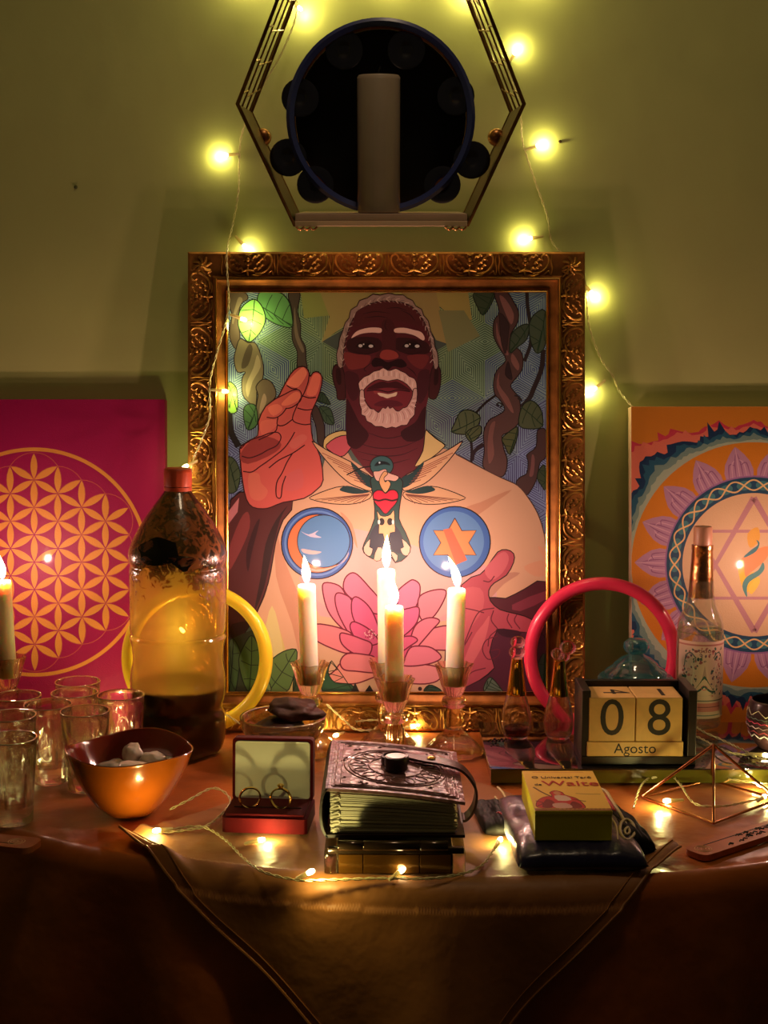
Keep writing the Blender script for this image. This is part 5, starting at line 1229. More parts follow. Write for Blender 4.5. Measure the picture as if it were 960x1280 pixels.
# black ring with a round face lying on the cover
pc2 = Vector((.008 + .002, 1.137 + .070, zb + bz(.0) + .0042))
wt = thing('black_band', 'small black band with a round pale-topped face lying on the book cover', 'band', pc2)
M_rub = mat('black_rubber', (.012, .011, .011), .35, spec=.5); M_face = mat('mauve_grey_face', rgb(140, 112, 104), .3, coat=.4)
B().lathe([(.0105, 0), (.0125, .0005), (.0125, .0075), (.0105, .008), (.0102, .0075), (.0102, .0005), (.0105, 0)], 40, lambda a, r, z: r * (1 + .02 * cos(16 * a)), cy=.008, caps=False).build('band', M_rub, wt, True, 40)
B().lathe([(1e-6, 0), (.0100, 0), (.0105, .0006), (.0105, .0115), (.0098, .0122), (1e-6, .0122)], 36, cx=.001, cy=-.010).build('watch_head', M_rub, wt, True, 40)
B().lathe([(1e-6, .0122), (.0088, .0122), (.0086, .0128), (1e-6, .0128)], 36, cx=.001, cy=-.010).build('face', M_face, wt, True, 40)
# ================================================================== glow hoops
def hoop(name, label, c, px_r, M_, ypx, rtube=.0082, lean=.10, rot=0):
    p = on_z(c[0], ypx, TZ); yb = p.y
    R = px_r * p.y * 1.02 / F
    t = thing(name, label, 'hoop', (p.x, yb, TZ + .002), (-lean, 0, rot), 'coloured plastic hoops')
    B().tube([(R * cos(2 * pi * k / 72), 0, R + rtube + R * sin(2 * pi * k / 72)) for k in range(72)], rtube, 14, True).build('ring_tube', M_, t, True, 80)
    a = -1.2
    b = B().tube([(R * cos(a + d), 0, R + rtube + R * sin(a + d)) for d in (-.14, -.07, 0, .07, .14)], rtube + .0008, 14); b.build('joint_sleeve', M_, t, True, 60)
    return t
M_yel = mat('yellow_plastic', rgb(248, 214, 52), .3, sss=.15, spec=.5, coat=.3); M_pink = mat('hot_pink_plastic', rgb(246, 58, 98), .3, sss=.15, coat=.3)
hoop('plastic_hoop', 'yellow plastic hoop behind the big plastic bottle, leaning on the gilded frame', (247, 0), 86.5, M_yel, 919, .0080, .08)
hoop('plastic_hoop', 'hot pink plastic hoop leaning on the gilded frame, behind the perfume bottles', (752, 0), 90, M_pink, 918, .0078, .08)

# ================================================================== glossy black tray with what stands on it
TH = .0180
pl = on_z(612, 961, TZ + TH); pr_ = on_z(1010, 961, TZ + TH); pbk = on_z(602, 914, TZ + TH)
M_gloss = mat('black_mirror_glass', (.012, .010, .010), .04, spec=.9, coat=1.0); M_edge = mat('black_lacquer', (.010, .009, .008), .12, spec=.6, coat=.6); M_side = mat('olive_glass_side', rgb(92, 88, 30), .12, coat=.6, var=.3, vscale=10)
ty1 = 1.548
tr_ = thing('black_tray', 'glossy black mirror-topped tray at the right under the calendar and bottles', 'tray', (pl.x, pl.y, TZ + .002))
WT = .36
B().box(0, WT, 0, ty1 - pl.y, TH - .0035, TH - .002, .0007).build('mirror_top', M_gloss, tr_, True, 30)
B().box(.0015, WT - .0015, .0012, ty1 - pl.y - .0015, .0005, TH - .0037).build('glass_body', M_side, tr_)
for (x, y) in ((.004, .004), (WT - .012, .004), (.004, ty1 - pl.y - .012), (WT - .012, ty1 - pl.y - .012)): B().box(x, x + .008, y, y + .008, -.0002, .0006).build('foot', M_edge, tr_)
b = B(); oc = []
for k in range(5): oc.append(cr([(.006 + .004 * k, .010 + .02, 0), (.010 + .004 * k, .016 + .02 + .004 * (k % 2), 0), (.014 + .004 * k, .010 + .02, 0)], 4))
for pth in oc: b.tube([(p.x, p.y + .11 - .04, TH - .0016) for p in pth], .0007, 5)
for k in range(8): b.ball((.012 + .004 * cos(k), .088 + .006 * sin(k * 1.7), TH - .0016), .0011, 6, 4)
b.build('corner_ornament', M_edge, tr_, True)
ZT = TZ + TH
# perpetual calendar
pc0 = on_z(798, 957, ZT); Zc = (Vector((pc0.x, pc0.y, 0)).y) * cos(PITCH) + (CZ - ZT) * sin(PITCH); spx = Zc / F
M_blk = mat('black_painted_wood', (.016, .013, .012), .38, spec=.4, coat=.1); M_lwood = mat('light_wood_block', rgb(222, 180, 108), .5, var=.14, vscale=30, vdist=2)
cal = thing('block_calendar', 'black wooden block calendar showing 08 Agosto on light wooden cubes', 'calendar', (pc0.x, pc0.y, ZT))
W = 143 * spx; wl_ = -W / 2; CD = .058; e_ = 57.5 * spx
B().box(-W / 2, W / 2, 0, CD, 0, .010, .0008).build('base_board', M_blk, cal)
for s_ in (-1, 1): B().box(s_ * (W / 2 - .0045) - .0045, s_ * (W / 2 - .0045) + .0045, .0, CD, .010, .0800, .0008).build('side_board', M_blk, cal)
B().box(-W / 2 + .009, W / 2 - .009, CD - .008, CD, .010, .0785, .0008).build('back_board', M_blk, cal)
B().box(-W / 2 + .009, W / 2 - .009, .004, CD - .008, .0100, .0105).build('inner_floor', M_blk, cal)
off = (793 - 798) * spx
B().box(off - 60 * spx, off + 60 * spx, -.002, .012, .0105, .0105 + 18.5 * spx, .0008).build('month_bar', M_lwood, cal)
mb = cal.children[-1]
text_obj('month_lettering', 'Agosto', .0152, M_black, mb, Matrix.Translation((off, -.0021, .0105 + 9.6 * spx)) @ Matrix.Rotation(pi / 2, 4, 'X'), .0001, 1.0)
zc0 = .0105 + 18.8 * spx
for s_, dg, td, lab in ((-1, '0', '4', 'cube with 0'), (1, '8', '1', 'cube with 8')):
    cx_ = off + s_ * (e_ / 2 + .0005)
    q_ = B().box(cx_ - e_ / 2, cx_ + e_ / 2, -.001, e_ - .001, zc0, zc0 + e_ * .97, .0008).build('number_cube', M_lwood, cal)
    text_obj('number', dg, .055, M_black, q_, Matrix.Translation((cx_, -.0011, zc0 + e_ * .49)) @ Matrix.Rotation(pi / 2, 4, 'X'), .0001, 1.0)
    text_obj('number', td, .040, M_black, q_, Matrix.Translation((cx_ + .006, e_ / 2, zc0 + e_ * .97 + .0001)) @ Matrix.Rotation(pi if dg == '8' else -pi / 2, 4, 'Z'), .0001, 1.0)
# perfume bottles
M_pg = solid_glass('perfume_glass', (1, .98, .95), 0, 1.5, .2); M_pink_g = solid_glass('pink_glass_balls', (1, .92, .90), 0, 1.5, .2); M_neck = mat('gold_coated_neck', rgb(236, 186, 80), .10, 1.0)
def perfume(px, ybase, label, lv, lc, k=1.0):
    p = on_z(px, ybase, ZT); t = thing('perfume_bottle', label, 'bottle', (p.x, p.y, ZT + .0003), (0, 0, 0), 'perfume bottles')
    body = [(1e-6, 0), (.011, 0), (.0135, .002), (.0160, .008), (.0172, .016), (.0168, .024), (.0145, .036), (.0120, .046), (.0108, .050)]
    body = [(q.x * k, q.y * k) for q in cr([(r, z, 0) for r, z in body], 4)]
    B().lathe(body + [(r - .0022, max(z, .0035)) for r, z in body[::-1] if z > .0025] + [(1e-6, .0035)], 40, caps=False).build('glass_body', M_pg, t, True, 60)
    li = [(1e-6, .0028)] + [(r - .0028, max(z, .003)) for r, z in body if .004 < z < lv and r > .008] + [(.0125 * k, lv), (1e-6, lv)]
    if lc: B().lathe(li, 32).build('perfume', lc, t, True, 50)
    B().lathe([(.0110 * k, .0495 * k), (.0112 * k, .0515 * k), (.0095 * k, .062 * k), (.0075 * k, .078 * k), (.0062 * k, .089 * k), (.0066 * k, .090 * k), (1e-6, .0902 * k)], 36).build('neck_sleeve', M_neck, t, True, 50)
    return t
M_amb = mat('amber_perfume', rgb(190, 80, 40), .1, trans=.6, ior=1.36)
t1 = perfume(645, 922, 'perfume bottle with a gold neck and a little amber perfume, left of the pair', .012, M_amb)
def balls(t, L_, nm='stopper_ball'):
    for c, r in L_: B().ball(c, r, 20, 14, (1, 1, .85)).build(nm, M_pink_g, t, True)
balls(t1, [((0, 0, .0975), .0092), ((.0008, 0, .1085), .0085)])
t2 = perfume(698, 922, 'empty perfume bottle with a gold neck, beside the calendar, stopper balls askew', .0, None, .98)
balls(t2, [((-.002, 0, .0955), .0080), ((.0085, -.002, .1030), .0095), ((.005, .002, .0920), .0065)])
# tall label bottle
pf = on_z(872, 906, ZT); tbt = thing('label_bottle', 'tall clear bottle with a floral label and gold foil neck, beside the calendar', 'bottle', (pf.x, pf.y, ZT + .0003))
prf = [(1e-6, .002), (.020, 0), (.0245, .002), (.0260, .008), (.0265, .020), (.0265, .104), (.0258, .110), (.0258, .118), (.0240, .126), (.0195, .135), (.0160, .144), (.0145, .155), (.0135, .170)]
prf = [(q.x, q.y) for q in cr([(r, z, 0) for r, z in prf], 3)]
B().lathe(prf, 48).build('bottle_glass', thin_glass('label_bottle_glass', (.98, .98, .93), .03, 1.5, (.7, .75, .66), bump=.002, bscale=30, body=rgb(220, 214, 190), bmix=.10, refl=.12), tbt, True, 60)
B().lathe([(1e-6, .004)] + [(r - .0022, z) for r, z in prf if .008 < z < .118] + [(.0230, .119), (1e-6, .119)], 40).build('cologne', thin_glass('pale_cologne', (.97, .96, .86), .05, 1.3, (.9, .9, .8)), tbt, True, 50)
B().lathe([(.0137, .150), (.0142, .152), (.0128, .180), (.0118, .204), (.0122, .205), (.0122, .210), (.0108, .2105), (1e-6, .2107)], 48, lambda a, r, z: r * (1 + .014 * sin(9 * a + z * 420) * (1 if .168 < z < .203 else 0))).build('foil_sleeve', mat('pink_gold_foil', rgb(226, 160, 104), .22, 1.0, bump=.0008, bscale=120), tbt, True, 70)
B().lathe([(.0102, .2106), (.0105, .213), (.0105, .2295), (.0098, .2315), (1e-6, .232)], 40, lambda a, r, z: r * (1 + .01 * cos(36 * a))).build('screw_cap', mat('dull_pink_cap', rgb(196, 140, 112), .4), tbt, True, 50)
AL2 = Art()
def cyl(px, py, h):               # label drawn in millimetres round the bottle: x along the arc, y up
    a = -pi / 2 + px / 26.9; r = .0269 + h * 4; return (r * cos(a), r * sin(a), py / 1000)
def strip(x0, x1, y0, y1, c):
    n = 24; pts = [(x0 + (x1 - x0) * i / n, y0) for i in range(n + 1)] + [(x1 - (x1 - x0) * i / n, y1) for i in range(n + 1)]
    n0 = len(AL2.v); AL2.n += 1
    for i in range(n + 1): AL2.v += [(x0 + (x1 - x0) * i / n, y0, AL2.n), (x0 + (x1 - x0) * i / n, y1, AL2.n)]; AL2.c += [lin(c)] * 2
    AL2.f += [[n0 + 2 * i, n0 + 2 * i + 2, n0 + 2 * i + 3, n0 + 2 * i + 1] for i in range(n)]
strip(-34, 34, 14, 103, (226, 190, 168))
strip(-34, 34, 98, 100, (190, 120, 110)); strip(-34, 34, 34, 35.4, (120, 120, 108)); strip(-22, 22, 22, 32, (214, 130, 124)); strip(-22, 22, 27, 27.8, (120, 60, 70)); strip(-22, 22, 17, 18.2, (110, 130, 120))
rnd = random.Random(11)
gcol = [(74, 104, 92, 1), (60, 84, 84, 1), (170, 92, 96, 1), (200, 120, 120, 1), (120, 90, 110, 1)]
for k in range(130):
    s_ = rnd.choice((-1, 1)); y = 40 + rnd.random() * 56; x = s_ * (8 + rnd.random() * 18)
    if y > 78: x = (rnd.random() - .5) * 46
    r = .8 + rnd.random() * 1.5; AL2.disc(x, y, r, r * .7, gcol[rnd.randrange(5)], n=8, rot=rnd.random() * 3)
for s_ in (-1, 1):
    AL2.line([(s_ * 13, 46), (s_ * 14.5, 58), (s_ * 12, 68), (s_ * 15, 78)], 1.1, (232, 214, 190, 1)); AL2.line([(s_ * 10, 84), (s_ * 16, 90), (s_ * 22, 86), (s_ * 24, 74)], 1.2, (80, 100, 90, 1))
    AL2.line([(0, 52), (s_ * 7, 46), (s_ * 14, 45)], 2.2, (52, 84, 78, 1))
AL2.poly([(-12, 44), (-6, 41), (6, 41), (12, 44), (9, 50), (5, 56), (0, 64), (-5, 56), (-9, 50)], (60, 88, 80, 1), 3); AL2.disc(0, 50, 4, 3, (216, 120, 120, 1), n=14); AL2.poly([(-2.5, 62), (0, 76), (2.5, 62)], (190, 150, 140, 1), 0)
for k in range(5): AL2.disc(-10 + 5 * k, 92, 2.2, 1.6, (150, 84, 80, 1), n=10)
AL2.build('floral_label', mat('paper_label', (1, 1, 1), .5, vcol=True, spec=.3), cyl, tbt, 4e-6)
# teal jar
pj = on_z(793, 917, ZT); M_teal = thin_glass('teal_glass', (.55, .82, .84), .03, 1.5, (.45, .7, .75), bump=.001, bscale=40, body=rgb(70, 150, 160), bmix=.22, refl=.16)
jr = thing('teal_jar', 'round teal glass jar with a stepped lid and knob, behind the calendar', 'jar', (pj.x, pj.y, ZT + .0003))
B().lathe([(1e-6, 0), (.030, 0), (.034, .003), (.041, .016), (.0435, .032), (.042, .048), (.038, .058), (.0385, .0600), (.036, .0600), (.0395, .046), (.041, .032), (.038, .016), (.030, .005), (1e-6, .004)], 48).build('jar_body', M_teal, jr, True, 50)
B().lathe([(.0355, .0602), (.0420, .0612), (.0425, .0640), (.0400, .0665), (.0340, .0680), (.0345, .0710), (.0320, .0740), (.0260, .0775), (.0240, .0810), (.0170, .0870), (.0100, .0905), (.0080, .0925), (1e-6, .0930)], 48).build('jar_lid', M_teal, jr, True, 30)
B().lathe([(.0078, .0922), (.0120, .0945), (.0142, .0995), (.0135, .1050), (.0095, .1085), (.0050, .1095), (1e-6, .1098)], 32, lambda a, r, z: r * (1 + .03 * cos(8 * a))).build('knob', M_teal, jr, True, 50)
# patterned cup at the right edge
pq = on_z(968, 934, ZT)
cp = thing('patterned_cup', 'small dark cup with white and pink zigzag bands, at the far right edge', 'cup', (pq.x, pq.y, ZT + .0003))
M_cup = mat('dark_painted_pottery', rgb(70, 44, 50), .3, coat=.4, var=.2, vscale=30)
cpr = [(1e-6, 0), (.016, 0), (.019, .002), (.0265, .012), (.0305, .026), (.0300, .040), (.0275, .050), (.0262, .0525), (.0250, .052), (.0275, .040), (.0275, .026), (.022, .012), (1e-6, .006)]
B().lathe([(q.x, q.y) for q in cr([(r, z, 0) for r, z in cpr], 2)], 48).build('cup_body', M_cup, cp, True, 50)
def rcup(z):
    for (r0, z0), (r1, z1) in zip(cpr[1:8], cpr[2:8]):
        if z0 <= z <= z1: return r0 + (r1 - r0) * (z - z0) / max(1e-6, z1 - z0)
    return .03
for zc_, am, nz, tk, col_, wv in ((.016, .0020, 14, .0016, (236, 232, 240), 1), (.0205, .0014, 14, .0010, (214, 90, 110), 1), (.026, .0010, 20, .0009, (210, 180, 190), 0), (.0310, .0008, 22, .0011, (226, 70, 120), 0), (.0355, .0006, 26, .0007, (120, 150, 150), 0), (.0415, .0030, 10, .0008, (240, 226, 200), 1)):
    pts = []
    for k in range(nz * 4):
        a = 2 * pi * k / (nz * 4); z = zc_ + am * (abs((k % 4) / 2 - 1) * 2 - 1 if wv else sin(k * pi / 2)); r = rcup(z) + .0002; pts.append((r * cos(a), r * sin(a), z))
    B().tube(pts, tk * .55, 4, True).build('painted_band', mat('glaze_%d_%d_%d' % col_, rgb(*col_), .3, coat=.4), cp, True, 80)

# ================================================================== copper pyramid and wooden incense holders
M_cop = mat('copper_wire', rgb(214, 138, 96), .22, 1.0)
hz = .0022
PL, PF, PR2, PK = on_z(803, 996, TZ + hz), on_z(892, 1029, TZ + hz), on_z(972, 999, TZ + hz), on_z(889, 975, TZ + hz)
cen = (PL + PF + PR2 + PK) / 4
apx = on_y(892, 931, cen.y + .0)
pyr = thing('wire_pyramid', 'open pyramid of copper wire standing over a fairy light at the right', 'pyramid', (cen.x, cen.y, TZ + .001)); o0 = pyr.location.copy()
for a_, b_ in ((PL, PF), (PF, PR2), (PR2, PK), (PK, PL)): B().tube([a_ - o0, b_ - o0], .0014, 8).build('base_rod', M_cop, pyr, True)
for a_ in (PL, PF, PR2, PK): B().tube([a_ - o0, apx - o0], .0014, 8).build('edge_rod', M_cop, pyr, True)
M_inc = mat('orange_brown_wood', rgb(190, 104, 62), .45, var=.2, vscale=18, vdist=2, coat=.1); M_chalk = mat('pale_engraving', rgb(236, 190, 150), .6)
def incense(label, pts, ex, sym, black):
    z0 = TZ + .0015; P4 = [on_z(x, y, z0 + .006) for x, y in pts]   # two points along the middle line
    a_, b_ = P4; d = (b_ - a_); d.z = 0; Lh = d.length; ang = atan2(d.y, d.x)
    t = thing('incense_holder', label, 'incense holder', (a_.x, a_.y, z0), (0, 0, ang), 'flat wooden incense holders')
    wd = ex
    B().slab(rrect(-.014, Lh, -wd / 2, wd / 2, .0085, 6), 0, .0055).build('wooden_slat', M_inc, t, True, 40)
    B().box(.006, Lh - .01, .0052, .0062, .0048, .0057).build('groove', M_black, t)
    b = B()
    for rr in (.0075, .0052): b.tube([(sym + rr * cos(2 * pi * k / 28), rr * sin(2 * pi * k / 28), .0056) for k in range(28)], .00035, 4, True)
    b.tube(cr([(sym - .003, -.001, .0056), (sym, .0025, .0056), (sym + .003, 0, .0056), (sym, -.0025, .0056), (sym - .001, 0, .0056)], 4), .00035, 4)
    b.build('engraved_circle', M_chalk, t, True)
    return t, Lh
t, Lh = incense('orange wooden incense holder with an engraved circle, in front of the copper pyramid', ((880, 1060), (1040, 1008)), .026, -.001, True)
b = B(); rnd = random.Random(2)
for k in range(26):
    x = .022 + rnd.random() * .075; y = (rnd.random() - .5) * .012 - .002; b.tube(cr([(x, y, .0057), (x + .003, y + .002, .0058), (x + .005, y - .001, .0057)], 3), .0006, 4)
b.build('black_motif', M_black, t, True)
incense('orange wooden incense holder with an engraved circle, at the lower left edge', ((28, 1052), (-90, 1040)), .028, .006, True)

# ================================================================== dark satin pouch with patterned cloth, and the card box on it
M_navy = mat('navy_black_satin', rgb(30, 26, 66), .3, spec=.6, sheen=.1, bump=.0035, bscale=22, coat=.15, var=.4, vscale=8)
M_pat = mat('black_patterned_cloth', rgb(14, 11, 12), .6, spec=.2)
f1, f2 = on_z(634, 1094, TZ + .005), on_z(806, 1080, TZ + .005); 
ph = .0225
py0 = f1.y; py1 = 1.292; qx0, qx1 = f1.x - .001, f2.x
pch_ = thing('cloth_pouch', 'folded dark navy satin pouch with black patterned lining, under the yellow card box', 'pouch', ((qx0 + qx1) / 2, (py0 + py1) / 2, TZ + .0052))
hw, hd = (qx1 - qx0) / 2, (py1 - py0) / 2
def pillow(hw, hd, h, nm, m, cx=0, cy=0, z0=0, nx=44, ny=44, amp=.0012, seed=0, p=5.0, skew=0):
    vs = []; fs = []
    for s_ in (1, 0):
        for i in range(nx + 1):
            for j in range(ny + 1):
                u_, v_ = -1 + 2 * i / nx, -1 + 2 * j / ny
                prf_ = max(0, (1 - abs(u_) ** p) * (1 - abs(v_) ** p)) ** .45
                wv = noise.noise(Vector((u_ * 3 + seed, v_ * 2, seed))) * amp * 2 + noise.noise(Vector((u_ * 9, v_ * 5, seed + 3))) * amp
                ins = 1 - .03 * (1 - prf_) + .02 * noise.noise(Vector((u_ * 2, v_ * 2, seed + 8)))
                x = cx + u_ * hw * ins + skew * v_; y = cy + v_ * hd * ins
                z = z0 + h * .28 + (h * .72 * prf_ + wv * prf_ if s_ else -h * .28 * min(1, prf_ * 1.5))
                vs.append((x, y, z))
    k = (nx + 1) * (ny + 1); I = lambda s_, i, j: s_ * k + i * (ny + 1) + j
    for i in range(nx):
        for j in range(ny): fs += [[I(0, i, j), I(0, i + 1, j), I(0, i + 1, j + 1), I(0, i, j + 1)], [I(1, i, j), I(1, i, j + 1), I(1, i + 1, j + 1), I(1, i + 1, j)]]
    return B().add(vs, fs).build(nm, m, pch_, True, 80)
pillow(hw - .004, hd - .006, ph, 'satin_fold', M_navy, .001, -.006, seed=1, skew=-.004)
pillow(.024, hd * .66, ph * .9, 'patterned_side', M_pat, hw - .021, .012, seed=4, skew=-.012, amp=.002)
pillow(.022, hd * .44, ph * .6, 'patterned_side', M_pat, -hw + .006, .040, seed=6, skew=-.004, amp=.001)
# motifs printed on the patterned cloth
M_pw = mat('cream_motif', rgb(206, 188, 140), .5); M_pr = mat('red_motif', rgb(190, 40, 50), .5); M_pb = mat('blue_motif', rgb(70, 80, 150), .5)
def motif(pts, m, r=.0012, cl=False):
    q = []
    ps = [on_z(x, y, TZ + .0052 + zz) - pch_.location for x, y, zz in pts]
    B().tube(cr(ps, 5, cl), r, 5, cl).build('cloth_motif', m, pch_, True, 80)
hh = .0212
motif([(751, 986, hh), (758, 990, hh), (766, 1003, hh), (777, 1020, hh - .001), (786, 1038, hh - .003)], M_pw, .0016)
motif([(757, 996, hh), (764, 1006, hh), (768, 1014, hh)], M_pr, .0016)
motif([(776, 1030, hh), (783, 1024, hh), (791, 1030, hh - .002), (793, 1042, hh - .004), (784, 1050, hh - .003), (776, 1042, hh)], M_pw, .0015, True)
motif([(781, 1038, hh), (785, 1034, hh - .001), (787, 1040, hh - .002), (783, 1043, hh - .001)], M_pw, .0012, True)
motif([(762, 1020, hh), (770, 1032, hh), (772, 1050, hh)], M_pw, .0010)
motif([(622, 984, .011), (628, 990, .012), (632, 997, .012)], M_pw, .0013); motif([(619, 996, .010), (623, 1004, .012), (621, 1012, .011)], M_pw, .0012)
motif([(618, 1018, .010), (624, 1016, .012), (631, 1020, .012)], M_pr, .0014); motif([(620, 1024, .009), (626, 1023, .011), (631, 1027, .011)], M_pw, .0012); motif([(634, 1000, .012), (636, 1008, .012), (637, 1016, .012)], M_pb, .0010)

pt0 = on_y(717.5, 1050, 1.137)
tx0, tx1 = on_y(669, 1013, 1.135).x, on_y(765.5, 1013, 1.135).x
ztop_ = on_y(717, 1013.5, 1.135).z; bh = .0268
box0 = thing('card_box', 'yellow cardboard card deck box with red drawing and lettering, on the satin pouch', 'box', ((tx0 + tx1) / 2, 1.135, ztop_ - bh)); hwx = (tx1 - tx0) / 2; DB = .112
M_card = mat('yellow_card_side', rgb(226, 214, 40), .45, spec=.3); M_cardt = mat('printed_yellow_card', (1, 1, 1), .42, vcol=True, spec=.4, coat=.1)
B().box(-hwx, hwx, 0, DB, 0, bh - .0008, .0008).build('box_carton', M_card, box0)
B().box(-hwx - .0002, hwx + .0002, -.0003, DB + .0003, bh - .0036, bh, .0006).build('box_lid', M_card, box0)
AC = Art()
def cf(px, py, h): return (px / 1000, DB - py / 1000, bh + .00015 + h)     # millimetres, origin top centre
hm = hwx * 1000; Dm = DB * 1000
AC.raw([(-hm, 0), (hm, 0), (hm, Dm), (-hm, Dm)], (248, 204, 96, 1))
AC.raw([(-hm, Dm - 6), (hm, Dm - 6), (hm, Dm), (-hm, Dm)], (150, 96, 44, 1))
AC.line([(-24, 4), (-8, 5), (24, 5)], 1.1, (214, 130, 70, 1), smooth=0)
rd_ = (206, 52, 60, 1); dr_ = (130, 30, 44, 1); dk_ = (60, 34, 30, 1)
AC.poly([(-30, 104), (-29, 88), (-22, 76), (-14, 72), (-15, 64), (-10, 58), (-4, 62), (-2, 70), (6, 78), (10, 90), (11, 105), (0, 106), (-14, 105)], rd_, 3, .7, (90, 20, 30, 1))
AC.poly([(-12, 72), (-2, 72), (2, 84), (-10, 86)], (226, 200, 180, 1), 2); AC.poly([(-12, 64), (-8, 60), (-5, 66), (-9, 71)], (214, 150, 110, 1), 3)
AC.poly([(-20, 82), (-14, 90), (-18, 104), (-26, 102)], dr_, 3); AC.poly([(2, 88), (8, 94), (8, 104), (-2, 104)], dr_, 3); AC.poly([(-16, 94), (-4, 92), (0, 104), (-14, 105)], (216, 170, 160, 1), 3)
AC.line([(-14, 76), (-22, 62), (-28, 48)], 1.8, (110, 60, 40, 1)); AC.line([(4, 82), (14, 88)], 1.6, (110, 60, 40, 1)); AC.line([(-30, 100), (-24, 92), (-30, 86)], 1.6, dr_)
AC.line([(8, 66), (20, 68), (30, 68)], 1.0, (120, 76, 40, 1), smooth=0)
for k in range(12): AC.line([(-12 + k * 3.6, 107.5), (-10 + k * 3.6, 107.5)], 1.0, (226, 170, 90, 1), smooth=0)
co = AC.build('printed_top', M_cardt, cf, box0, 3e-6)
RT_ = Matrix.Identity(4)
M_redink = mat('red_ink', rgb(196, 50, 50), .5); M_brink = mat('dark_brown_ink', rgb(60, 34, 26), .5)
ck = lambda x, y: Matrix.Translation((x / 1000, DB - y / 1000, bh + .0006))
text_obj('title_lettering', 'O Universal Tarô', .0085, M_brink, box0, ck(1, 21), .0001, .92)
text_obj('title_lettering', 'Waite', .0205, M_redink, box0, ck(7, 39), .0001, 1.02)
text_obj('title_lettering', 'de', .0070, M_brink, box0, ck(-23, 42), .0001, 1.0)

# ================================================================== fairy lights
bulb_me = None
def string_light(label, paths, bulbs, name='string_lights'):
    t = thing(name, label, 'fairy lights', group='clear fairy light strings')
    global bulb_me
    for pth in paths:
        P = cr(pth, 10); b = B(); n = len(P)
        s = 0; acc = [0]
        for i in range(1, n): s += (P[i] - P[i - 1]).length; acc.append(s)
        for ph_ in (0, pi):
            q = []
            m = max(24, int(s / .004))
            for k in range(m + 1):
                d = s * k / m; i = 0
                while i < n - 2 and acc[i + 1] < d: i += 1
                f = (d - acc[i]) / max(1e-9, acc[i + 1] - acc[i]); p = P[i].lerp(P[i + 1], min(1, f)); tt = (P[i + 1] - P[i]).normalized()
                s1 = tt.orthogonal().normalized(); s2 = tt.cross(s1)
                # fixed side axes keep the twist even
                s1 = (Vector((0, 1, 0)) - tt * tt.y); s1 = s1.normalized() if s1.length > .2 else (Vector((1, 0, 0)) - tt * tt.x).normalized(); s2 = tt.cross(s1)
                an = d / .010 * 2 * pi * .5 + ph_; q.append(p + (s1 * cos(an) + s2 * sin(an)) * .0009)
            b.tube(q, .00062, 5)
        b.build('cable', M_cable2, t, True, 80)
    for (p, d, pw) in bulbs:
        d = Vector(d).normalized(); M = Matrix.Translation(p) @ Vector((0, 0, 1)).rotation_difference(d).to_matrix().to_4x4()
        if bulb_me is None:
            o = B().lathe([(1e-6, .0005), (.0017, .001), (.0023, .003), (.0023, .0055), (.0016, .0078), (1e-6, .0086)], 14).build('led', M_bulb, None, True, 80)
            sk = B().lathe([(.0009, -.0130), (.0016, -.0120), (.0018, -.006), (.0024, .0005), (.0022, .0010), (1e-6, .0010)], 12).build('socket', M_socket, o, True, 50)
            bulb_me = (o.data, sk.data); o.parent = t; o.matrix_local = M
        else:
            o = share('led', bulb_me[0], t); o.matrix_local = M
            share('socket', bulb_me[1], o)
        # the light leaves the tip of the led
        lamp('led_light', p + d * .0115, LED_W * pw, LED_C, .0022, t)
M_cable2 = mat('clear_pvc_cable', rgb(235, 224, 168), .2, spec=.8, coat=.5)
WYF = WALL_Y - .010
def wl2(x, y, o=.006): return on_y(x, y, WALL_Y - o)
def fp2(x, y, o=.009):           # just in front of the picture frame
    D = (MF.translation - O).dot(Vector((0, cos(PITCH), -sin(PITCH)))) - o; return at(x, y, D)
def fore(x, y, o): return on_y(x, y, WALL_Y - o)
left_path = [wl2(352, -40), wl2(372, 4, .02), wl2(355, 60, .03), wl2(322, 120, .03), wl2(303, 165, .012), wl2(299, 200), wl2(298, 240), wl2(290, 285), fp2(284, 312, .012), fp2(284, 340), fp2(286, 372), fp2(283, 400), fp2(270, 445), fp2(262, 480), fp2(262, 520), fp2(250, 555), fp2(240, 582, .012), fp2(236, 640, .03), fp2(232, 760, .02), fp2(246, 860, .02), fp2(300, 905, .03)]
right_path = [wl2(600, -40), wl2(590, 0, .02), wl2(612, 50, .03), wl2(634, 82, .012), wl2(650, 140, .02), wl2(653, 175), wl2(660, 200), wl2(672, 235), wl2(684, 270), wl2(689, 300), wl2(702, 316, .006), wl2(728, 345), wl2(733, 372), wl2(737, 410), wl2(752, 450), wl2(765, 468), wl2(775, 490), wl2(792, 510, .02)]
def bdir(p0, p1): return (p1 - p0)
def bl(a_, b_, pw=1.0):           # socket point, tip point
    d = (b_ - a_); return (b_ - d.normalized() * .004, d, pw)
wl = wl2
LB = [bl(wl(300, 192), wl(282, 194)), bl(wl(290, 290), wl(306, 308)), bl(fp2(284, 392, .012), fp2(304, 399, .012)), bl(fp2(262, 487, .012), fp2(281, 489, .012)), bl(fp2(242, 578, .016), fp2(232, 583, .022)),
      bl(wl(360, 0, .02), wl(374, 10, .015)), bl(fp2(240, 800, .012), fp2(228, 788, .016), 2.2), bl(fp2(280, 905, .02), fp2(262, 900, .02), .8)]
RBb = [bl(wl(634, 82), wl(644, 66)), bl(wl(657, 187), wl(673, 182)), bl(wl(689, 294), wl(662, 298)), bl(wl(730, 356), wl(740, 366)), bl(wl(763, 470), wl(743, 486)), bl(wl(598, 4, .02), wl(590, -6, .015)), bl(wl(800, 540, .012), wl(806, 556, .012), .6)]
string_light('clear fairy light string hanging at the left, over the frame corner to the bottle', [left_path], LB)
